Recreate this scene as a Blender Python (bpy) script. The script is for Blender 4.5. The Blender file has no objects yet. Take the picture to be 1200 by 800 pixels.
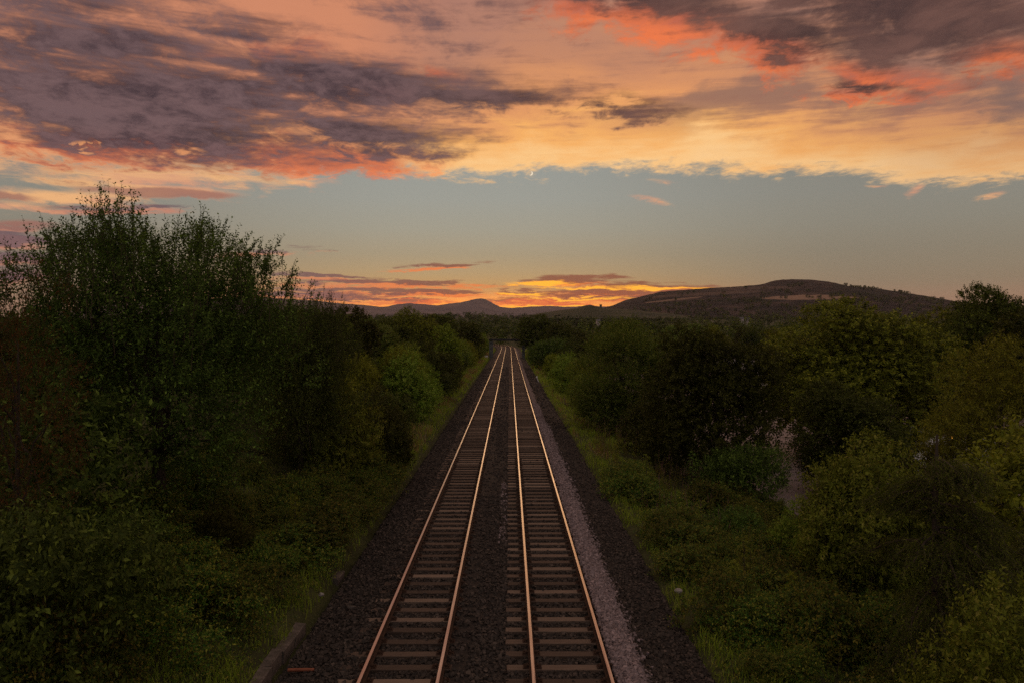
import bpy, math, random
import numpy as np

# ---------------------------------------------------------------- camera
scene = bpy.context.scene
COL = scene.collection
F_PX, CX, CY, CAM_H = 930.0, 597.0, 387.0, 6.7      # focal length and horizon of the 1200 px wide photograph
cam_data = bpy.data.cameras.new('camera')
cam = bpy.data.objects.new('camera', cam_data)
COL.objects.link(cam)
cam.location = (0, 0, CAM_H)
cam.rotation_euler = (math.radians(90 - 0.80), 0, math.radians(-0.185))
cam_data.sensor_width = 36.0
cam_data.lens = 27.9
cam_data.clip_start = 0.1
cam_data.clip_end = 40000
scene.camera = cam

scene.render.engine = 'CYCLES'
scene.view_settings.view_transform = 'Standard'
scene.view_settings.look = 'None'
scene.view_settings.exposure = 0.0
scene.view_settings.gamma = 1.0
scene.cycles.max_bounces = 5
scene.cycles.diffuse_bounces = 1
scene.cycles.glossy_bounces = 2
scene.cycles.transmission_bounces = 3
scene.cycles.transparent_max_bounces = 4
scene.cycles.use_denoising = False
scene.cycles.caustics_reflective = False
scene.cycles.caustics_refractive = False


def lin(c):
    r = [(v / 255.0) for v in c]
    return tuple((v / 12.92 if v <= 0.04045 else ((v + 0.055) / 1.055) ** 2.4) for v in r)


# ---------------------------------------------------------------- node helper
class S:
    """a socket of a node tree with arithmetic"""
    def __init__(self, nt, sock):
        self.nt, self.k = nt, sock

    def _m(self, op, *a):
        n = self.nt.nodes.new('ShaderNodeMath')
        n.operation = op
        for i, v in enumerate(a):
            if isinstance(v, S):
                self.nt.links.new(v.k, n.inputs[i])
            else:
                n.inputs[i].default_value = v
        return S(self.nt, n.outputs[0])

    def __add__(self, o): return self._m('ADD', self, o)
    def __radd__(self, o): return self._m('ADD', o, self)
    def __sub__(self, o): return self._m('SUBTRACT', self, o)
    def __rsub__(self, o): return self._m('SUBTRACT', o, self)
    def __mul__(self, o): return self._m('MULTIPLY', self, o)
    def __rmul__(self, o): return self._m('MULTIPLY', o, self)
    def __truediv__(self, o): return self._m('DIVIDE', self, o)
    def max(self, o): return self._m('MAXIMUM', self, o)
    def min(self, o): return self._m('MINIMUM', self, o)
    def pow(self, o): return self._m('POWER', self, o)

    def step(self, lo, hi, a=0.0, b=1.0, smooth=True):
        n = self.nt.nodes.new('ShaderNodeMapRange')
        n.interpolation_type = 'SMOOTHSTEP' if smooth else 'LINEAR'
        self.nt.links.new(self.k, n.inputs[0])
        for i, v in enumerate((lo, hi, a, b)):
            n.inputs[i + 1].default_value = v
        return S(self.nt, n.outputs[0])

    def ramp(self, stops, interp='LINEAR'):
        n = self.nt.nodes.new('ShaderNodeValToRGB')
        cr = n.color_ramp
        cr.interpolation = interp
        while len(cr.elements) < len(stops):
            cr.elements.new(0.5)
        for e, (p, c) in zip(cr.elements, stops):
            e.position = p
            e.color = (*c, 1) if not isinstance(c, (int, float)) else (c, c, c, 1)
        self.nt.links.new(self.k, n.inputs[0])
        return S(self.nt, n.outputs[0])


def vec(nt, x, y, z=0.0):
    n = nt.nodes.new('ShaderNodeCombineXYZ')
    for i, v in enumerate((x, y, z)):
        if isinstance(v, S):
            nt.links.new(v.k, n.inputs[i])
        else:
            n.inputs[i].default_value = v
    return S(nt, n.outputs[0])


def noise(nt, v, scale, detail=4.0, rough=0.55, dist=0.0, color=False):
    n = nt.nodes.new('ShaderNodeTexNoise')
    if v is not None:
        nt.links.new(v.k, n.inputs['Vector'])
    n.inputs['Scale'].default_value = scale
    n.inputs['Detail'].default_value = detail
    n.inputs['Roughness'].default_value = rough
    n.inputs['Distortion'].default_value = dist
    return S(nt, n.outputs['Color' if color else 'Fac'])


def mix(nt, f, a, b, mode='MIX'):
    n = nt.nodes.new('ShaderNodeMix')
    n.data_type = 'RGBA'
    n.blend_type = mode
    n.clamp_factor = True
    for i, v in ((0, f), (6, a), (7, b)):
        if isinstance(v, S):
            nt.links.new(v.k, n.inputs[i])
        elif i == 0:
            n.inputs[0].default_value = v
        else:
            n.inputs[i].default_value = (*v, 1)
    return S(nt, n.outputs[2])


# ---------------------------------------------------------------- sky at sunset
world = bpy.data.worlds.new('World')
scene.world = world
world.use_nodes = True


def build_sky(nt):
    nt.nodes.clear()
    out = nt.nodes.new('ShaderNodeOutputWorld')
    bg = nt.nodes.new('ShaderNodeBackground')
    tc = nt.nodes.new('ShaderNodeTexCoord')
    sp = nt.nodes.new('ShaderNodeSeparateXYZ')
    nt.links.new(tc.outputs['Generated'], sp.inputs[0])
    X, Y, Z = (S(nt, sp.outputs[i]) for i in range(3))
    D = 180 / math.pi
    az = X._m('ARCTAN2', X, Y) * D
    el = X._m('ARCSINE', Z) * D
    zc = Z.max(0.0) + 0.09
    Q = vec(nt, X / zc, Y / zc, 0.0)

    def ang(px, py):
        a = math.atan((px - CX) / F_PX)
        return a * D, math.atan((CY - py) / F_PX * math.cos(a)) * D

    # cloud detail on the cloud plane, so that it closes up towards the horizon
    q2 = nt.nodes.new('ShaderNodeMapping')
    q2.inputs['Rotation'].default_value[2] = 0.35
    q2.inputs['Scale'].default_value = (1.0, 0.8, 1)
    nt.links.new(Q.k, q2.inputs[0])
    Q2 = S(nt, q2.outputs[0])
    n1 = noise(nt, Q2, 2.2, 5, 0.58, 0.35)
    n2 = noise(nt, Q2, 7.0, 9, 0.66, 0.5)
    nc = noise(nt, Q2, 1.3, 3, 0.5, 0.0, color=True)
    sc_ = nt.nodes.new('ShaderNodeSeparateColor')      # (implicit conversions would upset the shader's evaluation order)
    nt.links.new(nc.k, sc_.inputs[0])
    w0, w1, w2 = (S(nt, sc_.outputs[i]) - 0.5 for i in range(3))
    wa = az + w0 * 9.0 + (n2 - 0.5) * 5.0
    we = el + w1 * 3.0 + (n1 - 0.5) * 3.2 + (n2 - 0.5) * 1.6
    WP = (wa, we)
    # finer warp for the thin streaks low in the sky
    WL = (az + w0 * 2.5 + (n1 - 0.5) * 3.0, el + w1 * 0.4 + (n1 - 0.5) * 0.9 + (n2 - 0.5) * 0.7)

    def field(P, segs, dy=0.0):
        d = None
        for i, (x0, y0, x1, y1, w, *amp) in enumerate(segs):
            if i % 3 == 0:      # the tiny third coordinate keeps evaluation in sequence (few values alive at once)
                V = vec(nt, P[0], P[1], 0.0 if d is None else d * 1e-5)
            a0, e0 = ang(x0, y0)
            a1, e1 = ang(x1, y1)
            m = nt.nodes.new('ShaderNodeMapping')
            m.vector_type = 'TEXTURE'
            m.inputs['Location'].default_value = ((a0 + a1) / 2, (e0 + e1) / 2 + dy, 0)
            m.inputs['Rotation'].default_value = (0, 0, math.atan2(e1 - e0, a1 - a0))
            m.inputs['Scale'].default_value = (math.hypot(a1 - a0, e1 - e0) / 2, w * 0.0616 * 0.93, 1)
            nt.links.new(V.k, m.inputs[0])
            v = nt.nodes.new('ShaderNodeVectorMath')
            v.operation = 'LENGTH'
            nt.links.new(m.outputs[0], v.inputs[0])
            f = (1.0 - S(nt, v.outputs['Value']))
            if amp:
                f = f * amp[0]
            d = f if d is None else d.max(f)
        return d

    n4 = noise(nt, Q2, 24.0, 4, 0.6, 0.3) - 0.5
    n3 = noise(nt, vec(nt, az * 0.13 + w0 * 0.5, el * 1.5 + w1 * 0.6), 1.0, 5, 0.6, 0.3) - 0.5     # long level streaks
    m1, m2 = n1 - 0.5, n2 - 0.5

    # ---- clear sky: orange by the sunken sun, grey blue above
    e01 = el.step(-2.0, 88.0, smooth=False)
    e_ = lambda py: (math.degrees(math.atan((CY - py) / F_PX)) + 2) / 90
    far = (az + 3.0)._m('ABSOLUTE', az + 3.0)
    base = e01.ramp([(0.0, lin((190, 95, 45))), (e_(362), (1.15, 0.36, 0.07)), (e_(350), (0.95, 0.38, 0.105)), (e_(336), lin((208, 160, 100))),
                     (e_(320), lin((190, 160, 116))), (e_(300), lin((174, 157, 127))),
                     (e_(270), lin((166, 160, 142))), (e_(235), lin((160, 160, 150))),
                     (e_(150), lin((148, 153, 150))), (0.5, lin((128, 140, 150))), (1.0, lin((112, 126, 146)))])
    side = far.step(2.0, 28.0)
    base = mix(nt, side * el.step(1.0, 9.0, 0.80, 0.55), base, lin((118, 114, 104)))
    away = far.step(45.0, 150.0)
    base = mix(nt, away * 0.85, base, e01.ramp([(0.0, lin((150, 118, 118))), (0.12, lin((148, 138, 144))), (0.5, lin((128, 140, 154))), (1.0, lin((112, 126, 146)))]))
    glow = field((az, el), [(270, 366, 860, 362, 28)]).step(0.0, 1.0)
    base = mix(nt, glow * 0.9, base, (1.75, 0.55, 0.05))

    # ---- low streaks
    lowd = [(-90, 277, 85, 281, 12), (10, 243, 240, 243, 4, 0.85), (225, 292, 370, 292, 4, .65), (430, 313, 560, 311, 2.5, .55),
            (270, 328, 610, 333, 4.5), (290, 321, 450, 326, 3.5), (300, 337, 585, 343, 4.5), (250, 343, 480, 346, 4), (440, 340, 580, 344, 3.5), (330, 350, 560, 351, 2.2, .8),
            (-40, 262, 70, 268, 5, .7), (-60, 300, 80, 300, 9, .75), (-60, 322, 90, 318, 12, .7),
            (585, 328, 740, 328, 6), (640, 332, 860, 337, 6), (590, 344, 840, 343, 11), (570, 340, 640, 343, 3, .9), (550, 351, 700, 353, 3, .9)]
    fr = field(WL, lowd, -0.26)
    fire = (1.0, 0.22, 0.045)
    fringe = mix(nt, (az + 10.0).step(-12.0, 6.0), lin((214, 132, 104)), fire)
    col = mix(nt, (fr + m2 * 0.9 + n3 * 1.8).step(0.03, 0.60) * (az + 6.0).step(-8.0, 6.0, 0.70, 0.95), base, fringe)
    fd = field(WL, lowd)
    lowc = mix(nt, (az + 6.0).step(-16.0, 8.0), lin((112, 88, 94)), lin((146, 84, 62)))
    col = mix(nt, (fd + m2 * 1.1 + n3 * 2.6).step(0.0, 0.50) * 0.88, col, lowc)
    # gold rim just above the sunset bank
    gold = field(WL, [(580, 333, 700, 332, 5), (690, 335, 850, 339, 4), (600, 338, 760, 339, 2.5, .8), (600, 350, 760, 350, 2.5, .9), (575, 343, 650, 346, 3), (540, 360, 740, 361, 3), (590, 350, 720, 352, 2, .9)])
    col = mix(nt, (gold + m2 * 0.8 + n3).step(0.05, 0.6) * 0.9, col, (1.45, 0.62, 0.04))
    ember = field(WL, [(560, 352, 700, 354, 3), (590, 357, 720, 358, 2.5, .9), (420, 352, 560, 353, 2.5, .7)])
    col = mix(nt, (ember + m2 * 0.8 + n3).step(0.02, 0.55) * 0.8, col, (0.95, 0.17, 0.045))
    # peach wisps under the deck on the left and single wisps in the clear band
    wisps = [(-120, 195, 420, 210, 24, 1), (-60, 222, 210, 238, 15), (40, 212, 330, 234, 13), (725, 229, 800, 241, 6, .75), (1135, 234, 1190, 225, 5, .7),
             (1050, 236, 1085, 212, 7, .75), (1005, 217, 1055, 219, 4, .6), (755, 210, 806, 217, 6, .6), (320, 205, 380, 226, 8, .8), (-60, 238, 100, 246, 9, .8)]
    fw = field(WL, wisps)
    wc = mix(nt, (n1 + n3 * 0.5).step(0.38, 0.62), lin((226, 158, 122)), lin((252, 188, 126)))
    col = mix(nt, (fw + m2 * 1.5 + n3 * 0.9).step(0.08, 0.85) * 0.85, col, wc)
    drk = field(WL, [(80, 219, 300, 235, 7), (-50, 226, 60, 233, 6, .7), (-40, 262, 80, 266, 7, .7)])
    col = mix(nt, (drk + m2 * 0.7 + n3 * 0.6).step(0.0, 0.5) * 0.85, col, lin((160, 112, 98)))

    # ---- the high deck, its lower edge gilded
    edge_pts = [(-500, 205), (-200, 194), (60, 198), (200, 203), (330, 206), (440, 208), (560, 212), (640, 205), (700, 198), (800, 200), (900, 206),
                (1000, 205), (1080, 222), (1200, 209), (1700, 190)]
    er = az.step(-90.0, 90.0, smooth=False).ramp(
        [((ang(px, py)[0] + 90) / 180, ang(px, py)[1] / 20) for px, py in edge_pts], 'EASE')
    se = nt.nodes.new('ShaderNodeSeparateColor')
    nt.links.new(er.k, se.inputs[0])
    h = el - S(nt, se.outputs[0]) * 20.0
    deck = (h + m1 * 1.6 + m2 * 2.6 + n4 * 1.0 + w2 * 0.8).step(-0.25, 0.75)
    deckc = (h + m1 * 8.0 + w0 * 3.0 + n3 * 3.0).step(-2.0, 16.0, smooth=False).ramp(
        [(0.0, lin((255, 212, 156))), (0.14, lin((255, 202, 136))), (0.24, lin((250, 180, 104))), (0.36, lin((226, 154, 102))),
         (0.52, lin((200, 138, 104))), (0.70, lin((184, 130, 108))), (0.85, lin((166, 118, 106))), (1.0, lin((150, 110, 104)))])
    greyer = (az - 2.0).step(0.0, 12.0) * (n1 + w1 + n3 * 0.5).step(0.42, 0.62) * h.step(1.5, 5.0)
    deckc = mix(nt, greyer * 0.75, deckc, lin((134, 104, 94)))
    deckc = mix(nt, far.step(14.0, 40.0) * h.step(-1.0, 3.0, 0.15, 0.5), deckc, lin((150, 108, 96)))
    deckc = mix(nt, (az * -1.0).step(1.0, 14.0) * (h + m1 * 6.0).step(1.6, 4.2) * 0.8, deckc, lin((152, 112, 106)))
    # away from the sunset and overhead the deck goes mauve, brightened to light foliage
    deckc = mix(nt, far.step(40.0, 120.0) * 0.9, deckc, lin((176, 150, 144)))
    deckc = mix(nt, el.step(22.0, 60.0) * 0.85, deckc, lin((198, 168, 150)))
    deckm = deck * el.step(28.0, 80.0, 1.0, 0.75) * far.step(60.0, 140.0, 1.0, 0.8)

    deckc = mix(nt, (az * -1.0).step(3.0, 12.0) * h.step(-0.6, 0.8) * 0.7, deckc, lin((226, 146, 104)))
    deckc = mix(nt, (m2 * 1.6 + n3 * 1.6).step(0.0, 0.5) * h.step(0.8, 3.5) * 0.40, deckc, lin((150, 104, 90)))
    col = mix(nt, deckm, col, deckc)

    gap = field(WP, [(1120, 100, 1260, 130, 26, .9)])
    col = mix(nt, (gap + m2 * 0.8).step(0.0, 0.7) * 0.55, col, lin((104, 94, 94)))

    # ---- dark clouds lit red from below
    red = [(-90, 156, 340, 172, 27), (160, 166, 560, 188, 25), (380, 180, 500, 188, 12), (600, 6, 730, 26, 26, .85), (650, 18, 900, 48, 30), (780, 50, 1010, 74, 26),
           (940, 78, 1130, 98, 22, .8), (950, 104, 1090, 114, 12, .8), (400, 96, 520, 116, 20, .4), (1080, 60, 1260, 70, 26, .6), (200, 60, 420, 60, 20, .35), (480, 68, 570, 82, 10, .5)]
    fred = field(WP, red)
    redc = mix(nt, (n2 * 0.7 + n1 * 0.3).step(0.38, 0.62), lin((184, 92, 72)), lin((250, 122, 66)))
    col = mix(nt, (fred + m2 * 1.8 + m1 * 0.8).step(-0.02, 0.70) * 0.82, col, redc)
    dark = [(-160, 100, 440, 116, 62), (-150, 40, 350, 75, 46, .9), (120, 60, 660, 106, 38), (180, 100, 560, 112, 44, .85), (380, 94, 720, 118, 20, .9), (620, 114, 830, 128, 10, .5),
            (-100, 132, 440, 160, 38), (260, 140, 590, 168, 24, .95), (-60, 0, 260, 22, 34, .6), (150, 20, 420, 60, 26, .45),
            (620, -14, 900, 20, 28), (820, 28, 1030, 62, 30, .95), (860, 0, 1280, 22, 58), (1000, 20, 1170, 55, 30, .9), (970, 96, 1070, 104, 10, .7),
            (-900, 120, -150, 70, 60), (1300, 40, 2000, 30, 70, .8), (200, -120, 1100, -160, 90, .7), (-500, -200, 200, -260, 100, .8)]
    fdk = field(WP, dark)
    darkc = mix(nt, (n2 * 0.6 + n1 * 0.4 + n4 * 0.25).step(0.36, 0.62), lin((54, 48, 58)), lin((110, 88, 91)))
    darkc = mix(nt, (az).step(-14.0, 14.0), darkc, mix(nt, (n1 * 0.6 + n2 * 0.4).step(0.38, 0.62), lin((64, 49, 50)), lin((112, 80, 72))))
    dm = (fdk + m1 * 1.4 + m2 * 1.5 + n3 * 0.9 + n4 * 0.45).step(-0.20, 0.62)
    col = mix(nt, dm * 0.96, col, darkc)
    # sparks of lit cloud in the dark bank
    lit = field(WP, [(95, 160, 125, 168, 6, .7), (190, 172, 250, 172, 5, .7)])
    col = mix(nt, (lit + m2 * 1.5).step(0.1, 0.7) * 0.7, col, lin((246, 164, 104)))
    # the thin moon
    ma, me_ = ang(622, 204)
    dsk = lambda da, de, r: (((az - (ma + da)) * (az - (ma + da)) + (el - (me_ + de)) * (el - (me_ + de))).pow(0.5) * (1.0 / r)).step(0.85, 1.1, 1.0, 0.0)
    col = mix(nt, dsk(0, 0, 0.15) * (1.0 - dsk(-0.085, 0.03, 0.15)) * 0.9, col, (1.0, 0.84, 0.62))
    # below the horizon: the dim land the sky stands on
    col = mix(nt, el.step(-3.0, -0.5, 1.0, 0.0), col, lin((40, 36, 30)))
    nt.links.new(col.k, bg.inputs['Color'])
    bg.inputs['Strength'].default_value = 1.0

    # the rest of the dome: the same deck, brightened overhead and eastwards to light the foliage, drawn with fewer octaves
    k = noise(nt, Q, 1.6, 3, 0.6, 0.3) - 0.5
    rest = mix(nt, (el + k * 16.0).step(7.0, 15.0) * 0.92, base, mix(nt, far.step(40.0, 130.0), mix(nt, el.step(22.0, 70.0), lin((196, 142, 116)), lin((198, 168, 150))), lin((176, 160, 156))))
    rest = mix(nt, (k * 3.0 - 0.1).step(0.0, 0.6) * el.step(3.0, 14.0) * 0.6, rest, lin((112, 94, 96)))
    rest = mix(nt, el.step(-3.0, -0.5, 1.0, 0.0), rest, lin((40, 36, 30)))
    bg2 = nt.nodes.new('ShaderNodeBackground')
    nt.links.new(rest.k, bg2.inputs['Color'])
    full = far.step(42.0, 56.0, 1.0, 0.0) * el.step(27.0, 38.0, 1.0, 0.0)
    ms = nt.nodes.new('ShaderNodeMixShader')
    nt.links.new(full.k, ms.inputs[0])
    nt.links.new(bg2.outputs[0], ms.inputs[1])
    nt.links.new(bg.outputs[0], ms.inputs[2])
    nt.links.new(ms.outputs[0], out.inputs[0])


build_sky(world.node_tree)
world.cycles.sampling_method = 'MANUAL'
world.cycles.sample_map_resolution = 512


# ---------------------------------------------------------------- afterglow of the sunken sun
sun_data = bpy.data.lights.new('sun', 'SUN')
sun_data.energy = 0.10
sun_data.angle = math.radians(14)
sun_data.color = (1.0, 0.55, 0.25)
sun = bpy.data.objects.new('sun', sun_data)
COL.objects.link(sun)
sun.rotation_euler = (math.radians(90 - 5), 0, math.radians(-2.6))
sun.rotation_euler[0] = math.radians(-(90 - 5))      # shines towards the camera from over the end of the line
scene.view_settings.exposure = 0.0

R = np.random.default_rng(7)


# ---------------------------------------------------------------- mesh helpers
def mk(name, V, groups, mats, smooth=False):
    """groups: list of (faces n x k, material index)"""
    me = bpy.data.meshes.new(name)
    V = np.asarray(V, np.float32)
    me.vertices.add(len(V))
    me.vertices.foreach_set('co', V.ravel())
    idx, start, mi, p = [], [], [], 0
    for Fc, m in groups:
        Fc = np.asarray(Fc, np.int32)
        n, k = Fc.shape
        idx.append(Fc.ravel())
        start.append(p + np.arange(n, dtype=np.int32) * k)
        mi.append(np.full(n, m, np.int32))
        p += n * k
    idx = np.concatenate(idx)
    start = np.concatenate(start)
    mi = np.concatenate(mi)
    me.loops.add(len(idx))
    me.loops.foreach_set('vertex_index', idx)
    me.polygons.add(len(start))
    me.polygons.foreach_set('loop_start', start)
    me.polygons.foreach_set('material_index', mi)
    me.polygons.foreach_set('use_smooth', np.full(len(start), smooth))
    for m in mats:
        me.materials.append(m)
    me.update(calc_edges=True)
    return me


def link(name, me, parent=None, loc=(0, 0, 0), rz=0.0, sc=None):
    o = bpy.data.objects.new(name, me)
    COL.objects.link(o)
    o.location = loc
    o.rotation_euler = (0, 0, rz)
    if sc is not None:
        o.scale = sc if hasattr(sc, '__len__') else (sc, sc, sc)
    if parent is not None:
        o.parent = parent
    return o


def tag(o, label, cat, group=None):
    o['label'] = label
    o['category'] = cat
    if group:
        o['group'] = group
    return o


def thing(name, label, cat, loc=(0, 0, 0), rz=0.0, group=None, sc=None):
    return tag(link(name, None, None, loc, rz, sc), label, cat, group)


def struct(name, me, kind='structure'):
    o = link(name, me)
    o['kind'] = kind
    return o


def dup(root, loc, rz, sc, label=None, group=None):
    r = root.copy()
    COL.objects.link(r)
    r.location, r.rotation_euler = loc, (0, 0, rz)
    r.scale = sc if hasattr(sc, '__len__') else (sc, sc, sc)
    if label:
        r['label'] = label
    if group:
        r['group'] = group
    for ch in list(root.children):
        c = ch.copy()
        COL.objects.link(c)
        c.parent = r
        for g in list(ch.children):
            d = g.copy()
            COL.objects.link(d)
            d.parent = c
    return r


class MB:
    """collects boxes, tubes and prisms into one mesh"""
    def __init__(self):
        self.V, self.G, self.n = [], [], 0

    def add(self, V, Fc, m=0):
        self.V.append(np.asarray(V, float))
        self.G.append((np.asarray(Fc, int) + self.n, m))
        self.n += len(V)

    def box(self, x0, x1, y0, y1, z0, z1, m=0, bev=0.0):
        if bev <= 0:
            V = [(x, y, z) for z in (z0, z1) for y in (y0, y1) for x in (x0, x1)]
            self.add(V, [(0, 2, 3, 1), (4, 5, 7, 6), (0, 1, 5, 4), (2, 6, 7, 3), (0, 4, 6, 2), (1, 3, 7, 5)], m)
        else:
            b = bev
            ring = lambda i, z: [(x0 + i, y0 + i, z), (x1 - i, y0 + i, z), (x1 - i, y1 - i, z), (x0 + i, y1 - i, z)]
            V = ring(0, z0) + ring(0, z1 - b) + ring(b, z1)
            Fs = [(3, 2, 1, 0), (8, 9, 10, 11)]
            for k in range(2):
                for i in range(4):
                    j = (i + 1) % 4
                    Fs.append((k * 4 + i, k * 4 + j, k * 4 + 4 + j, k * 4 + 4 + i))
            self.add(V, Fs, m)

    def tube(self, pts, rad, k=6, m=0, cap=True):
        pts = np.asarray(pts, float)
        n = len(pts)
        tang = np.gradient(pts, axis=0)
        tang /= np.linalg.norm(tang, axis=1)[:, None] + 1e-9
        ref = np.where(np.abs(tang[:, 2:3]) > 0.9, [[1.0, 0, 0]], [[0, 0, 1.0]])
        a = np.cross(tang, ref)
        a /= np.linalg.norm(a, axis=1)[:, None] + 1e-9
        b = np.cross(tang, a)
        ph = np.linspace(0, 2 * np.pi, k, endpoint=False)
        rad = np.broadcast_to(np.asarray(rad, float), (n,))
        V = (pts[:, None] + rad[:, None, None] * (np.cos(ph)[None, :, None] * a[:, None] + np.sin(ph)[None, :, None] * b[:, None])).reshape(-1, 3)
        Fs = [(i * k + j, i * k + (j + 1) % k, (i + 1) * k + (j + 1) % k, (i + 1) * k + j) for i in range(n - 1) for j in range(k)]
        self.add(V, Fs, m)
        if cap:
            self.add(V[:k], [tuple(range(k))[::-1]], m)
            self.add(V[-k:], [tuple(range(k))], m)

    def build(self, name, mats, smooth=False):
        return mk(name, np.concatenate(self.V), self.G, mats if isinstance(mats, (list, tuple)) else [mats], smooth)


def unit(v):
    return v / (np.linalg.norm(v, axis=-1, keepdims=True) + 1e-9)


# ---------------------------------------------------------------- materials
def material(name):
    m = bpy.data.materials.new(name)
    m.use_nodes = True
    nt = m.node_tree
    nt.nodes.clear()
    return m, nt, nt.nodes.new('ShaderNodeOutputMaterial')


def principled(nt, out, col, rough=0.8, spec=0.3, metal=0.0, bump=None, bump_d=0.02):
    p = nt.nodes.new('ShaderNodeBsdfPrincipled')
    if isinstance(col, S):
        nt.links.new(col.k, p.inputs['Base Color'])
    else:
        p.inputs['Base Color'].default_value = (*col, 1)
    if isinstance(rough, S):
        nt.links.new(rough.k, p.inputs['Roughness'])
    else:
        p.inputs['Roughness'].default_value = rough
    p.inputs['Specular IOR Level'].default_value = spec
    p.inputs['Metallic'].default_value = metal
    if bump is not None:
        b = nt.nodes.new('ShaderNodeBump')
        b.inputs['Strength'].default_value = 1.0
        b.inputs['Distance'].default_value = bump_d
        nt.links.new(bump.k, b.inputs['Height'])
        nt.links.new(b.outputs[0], p.inputs['Normal'])
    nt.links.new(p.outputs[0], out.inputs[0])
    return p


def objc(nt):
    return S(nt, nt.nodes.new('ShaderNodeTexCoord').outputs['Object'])


def geom(nt, name):
    return S(nt, nt.nodes.new('ShaderNodeNewGeometry').outputs[name])


def grainy(name, stops, scale, rough=0.85, spec=0.25, bump_d=0.01, detail=6, metal=0.0, stretch=None):
    m, nt, out = material(name)
    P = objc(nt)
    if stretch:
        mp = nt.nodes.new('ShaderNodeMapping')
        mp.inputs['Scale'].default_value = stretch
        nt.links.new(P.k, mp.inputs[0])
        P = S(nt, mp.outputs[0])
    n = noise(nt, P, scale, detail, 0.65)
    k = len(stops)
    principled(nt, out, n.ramp([(0.3 + 0.4 * i / max(1, k - 1), c) for i, c in enumerate(stops)]), rough, spec, metal, n, bump_d)
    return m


def leafy(name, stops, trans=0.32, rough=0.55, spec=0.10, var=0.6, tint=False):
    """leaf material: colour differs from leaf to leaf and a little from plant to plant"""
    m, nt, out = material(name)
    r = geom(nt, 'Random Per Island')
    k = len(stops)
    stops = list(stops) + [tuple(min(0.34, v * 2.1) for v in stops[-1])]
    pos = [0.0, 0.45, 0.85, 1.0] if k == 3 else [i / k for i in range(k + 1)]
    c = r.ramp(list(zip(pos, stops)))
    oi = S(nt, nt.nodes.new('ShaderNodeObjectInfo').outputs['Random'])
    hsv = nt.nodes.new('ShaderNodeHueSaturation')
    nt.links.new((oi * 0.05 + 0.475).k, hsv.inputs['Hue'])
    if tint:            # one mesh of many trees: each tree keeps its own tone
        at_ = nt.nodes.new('ShaderNodeAttribute')
        at_.attribute_name = 'tint'
        oi = S(nt, at_.outputs['Fac'])
    nt.links.new((oi * var + (1.0 - var / 2)).k, hsv.inputs['Value'])
    nt.links.new(c.k, hsv.inputs['Color'])
    c = S(nt, hsv.outputs[0])
    p = principled(nt, out, c, rough, spec)
    t = nt.nodes.new('ShaderNodeBsdfTranslucent')
    nt.links.new(c.k, t.inputs[0])
    ms = nt.nodes.new('ShaderNodeMixShader')
    ms.inputs[0].default_value = trans
    nt.links.new(p.outputs[0], ms.inputs[1])
    nt.links.new(t.outputs[0], ms.inputs[2])
    nt.links.new(ms.outputs[0], out.inputs[0])
    return m


M = {}
M['sallow'] = leafy('leaf_sallow', [(0.039, 0.066, 0.011), (0.062, 0.097, 0.014), (0.105, 0.153, 0.023)])
M['oak'] = leafy('leaf_oak', [(0.076, 0.094, 0.010), (0.134, 0.162, 0.014), (0.234, 0.261, 0.020)])
M['hawthorn'] = leafy('leaf_hawthorn', [(0.029, 0.033, 0.005), (0.045, 0.049, 0.006), (0.066, 0.071, 0.010)])
M['willow'] = leafy('leaf_willow', [(0.086, 0.134, 0.021), (0.122, 0.182, 0.026), (0.172, 0.242, 0.036)])
M['ash'] = leafy('leaf_ash', [(0.108, 0.129, 0.011), (0.158, 0.183, 0.013), (0.232, 0.257, 0.019)])
M['fresh'] = leafy('leaf_fresh', [(0.098, 0.145, 0.013), (0.153, 0.210, 0.020), (0.235, 0.298, 0.031)])
M['yew'] = leafy('leaf_yew', [(0.046, 0.061, 0.008), (0.067, 0.084, 0.009), (0.104, 0.117, 0.012)])
M['bramble'] = leafy('leaf_bramble', [(0.032, 0.073, 0.010), (0.059, 0.108, 0.014), (0.108, 0.164, 0.019), (0.135, 0.124, 0.019)])
M['rowan'] = leafy('leaf_rowan', [(0.048, 0.062, 0.010), (0.068, 0.084, 0.012), (0.090, 0.095, 0.014), (0.130, 0.065, 0.014)])
M['wood'] = leafy('leaf_wood', [(0.031, 0.041, 0.005), (0.052, 0.063, 0.007), (0.082, 0.094, 0.010)], var=0.9)
M['wood_far'] = leafy('leaf_wood_far', [(0.033, 0.046, 0.006), (0.054, 0.068, 0.009), (0.083, 0.096, 0.011)], var=1.1, tint=True)
M['grass'] = leafy('grass_blade', [(0.158, 0.221, 0.019), (0.236, 0.318, 0.025), (0.330, 0.416, 0.045)], trans=0.45)
M['straw'] = leafy('grass_straw', [(0.250, 0.169, 0.056), (0.338, 0.231, 0.081), (0.425, 0.300, 0.112)], trans=0.4)
M['herb'] = leafy('leaf_herb', [(0.136, 0.163, 0.019), (0.194, 0.221, 0.023), (0.266, 0.282, 0.031)], trans=0.4)
M['flower'] = leafy('flower_purple', [(0.16, 0.07, 0.09), (0.22, 0.10, 0.11), (0.20, 0.13, 0.10)], trans=0.3)
M['bark'] = grainy('bark', [(0.035, 0.027, 0.020), (0.085, 0.065, 0.048)], 9.0, 0.9, 0.15, 0.02, stretch=(1, 1, 0.25))
M['stem'] = grainy('stem', [(0.050, 0.038, 0.022), (0.090, 0.070, 0.040)], 20.0, 0.85, 0.2, 0.004)


# ---------------------------------------------------------------- the lie of the land
CURVE_Y, CURVE_R = 300.0, 480.0
TRACK_END = 560.0


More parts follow.
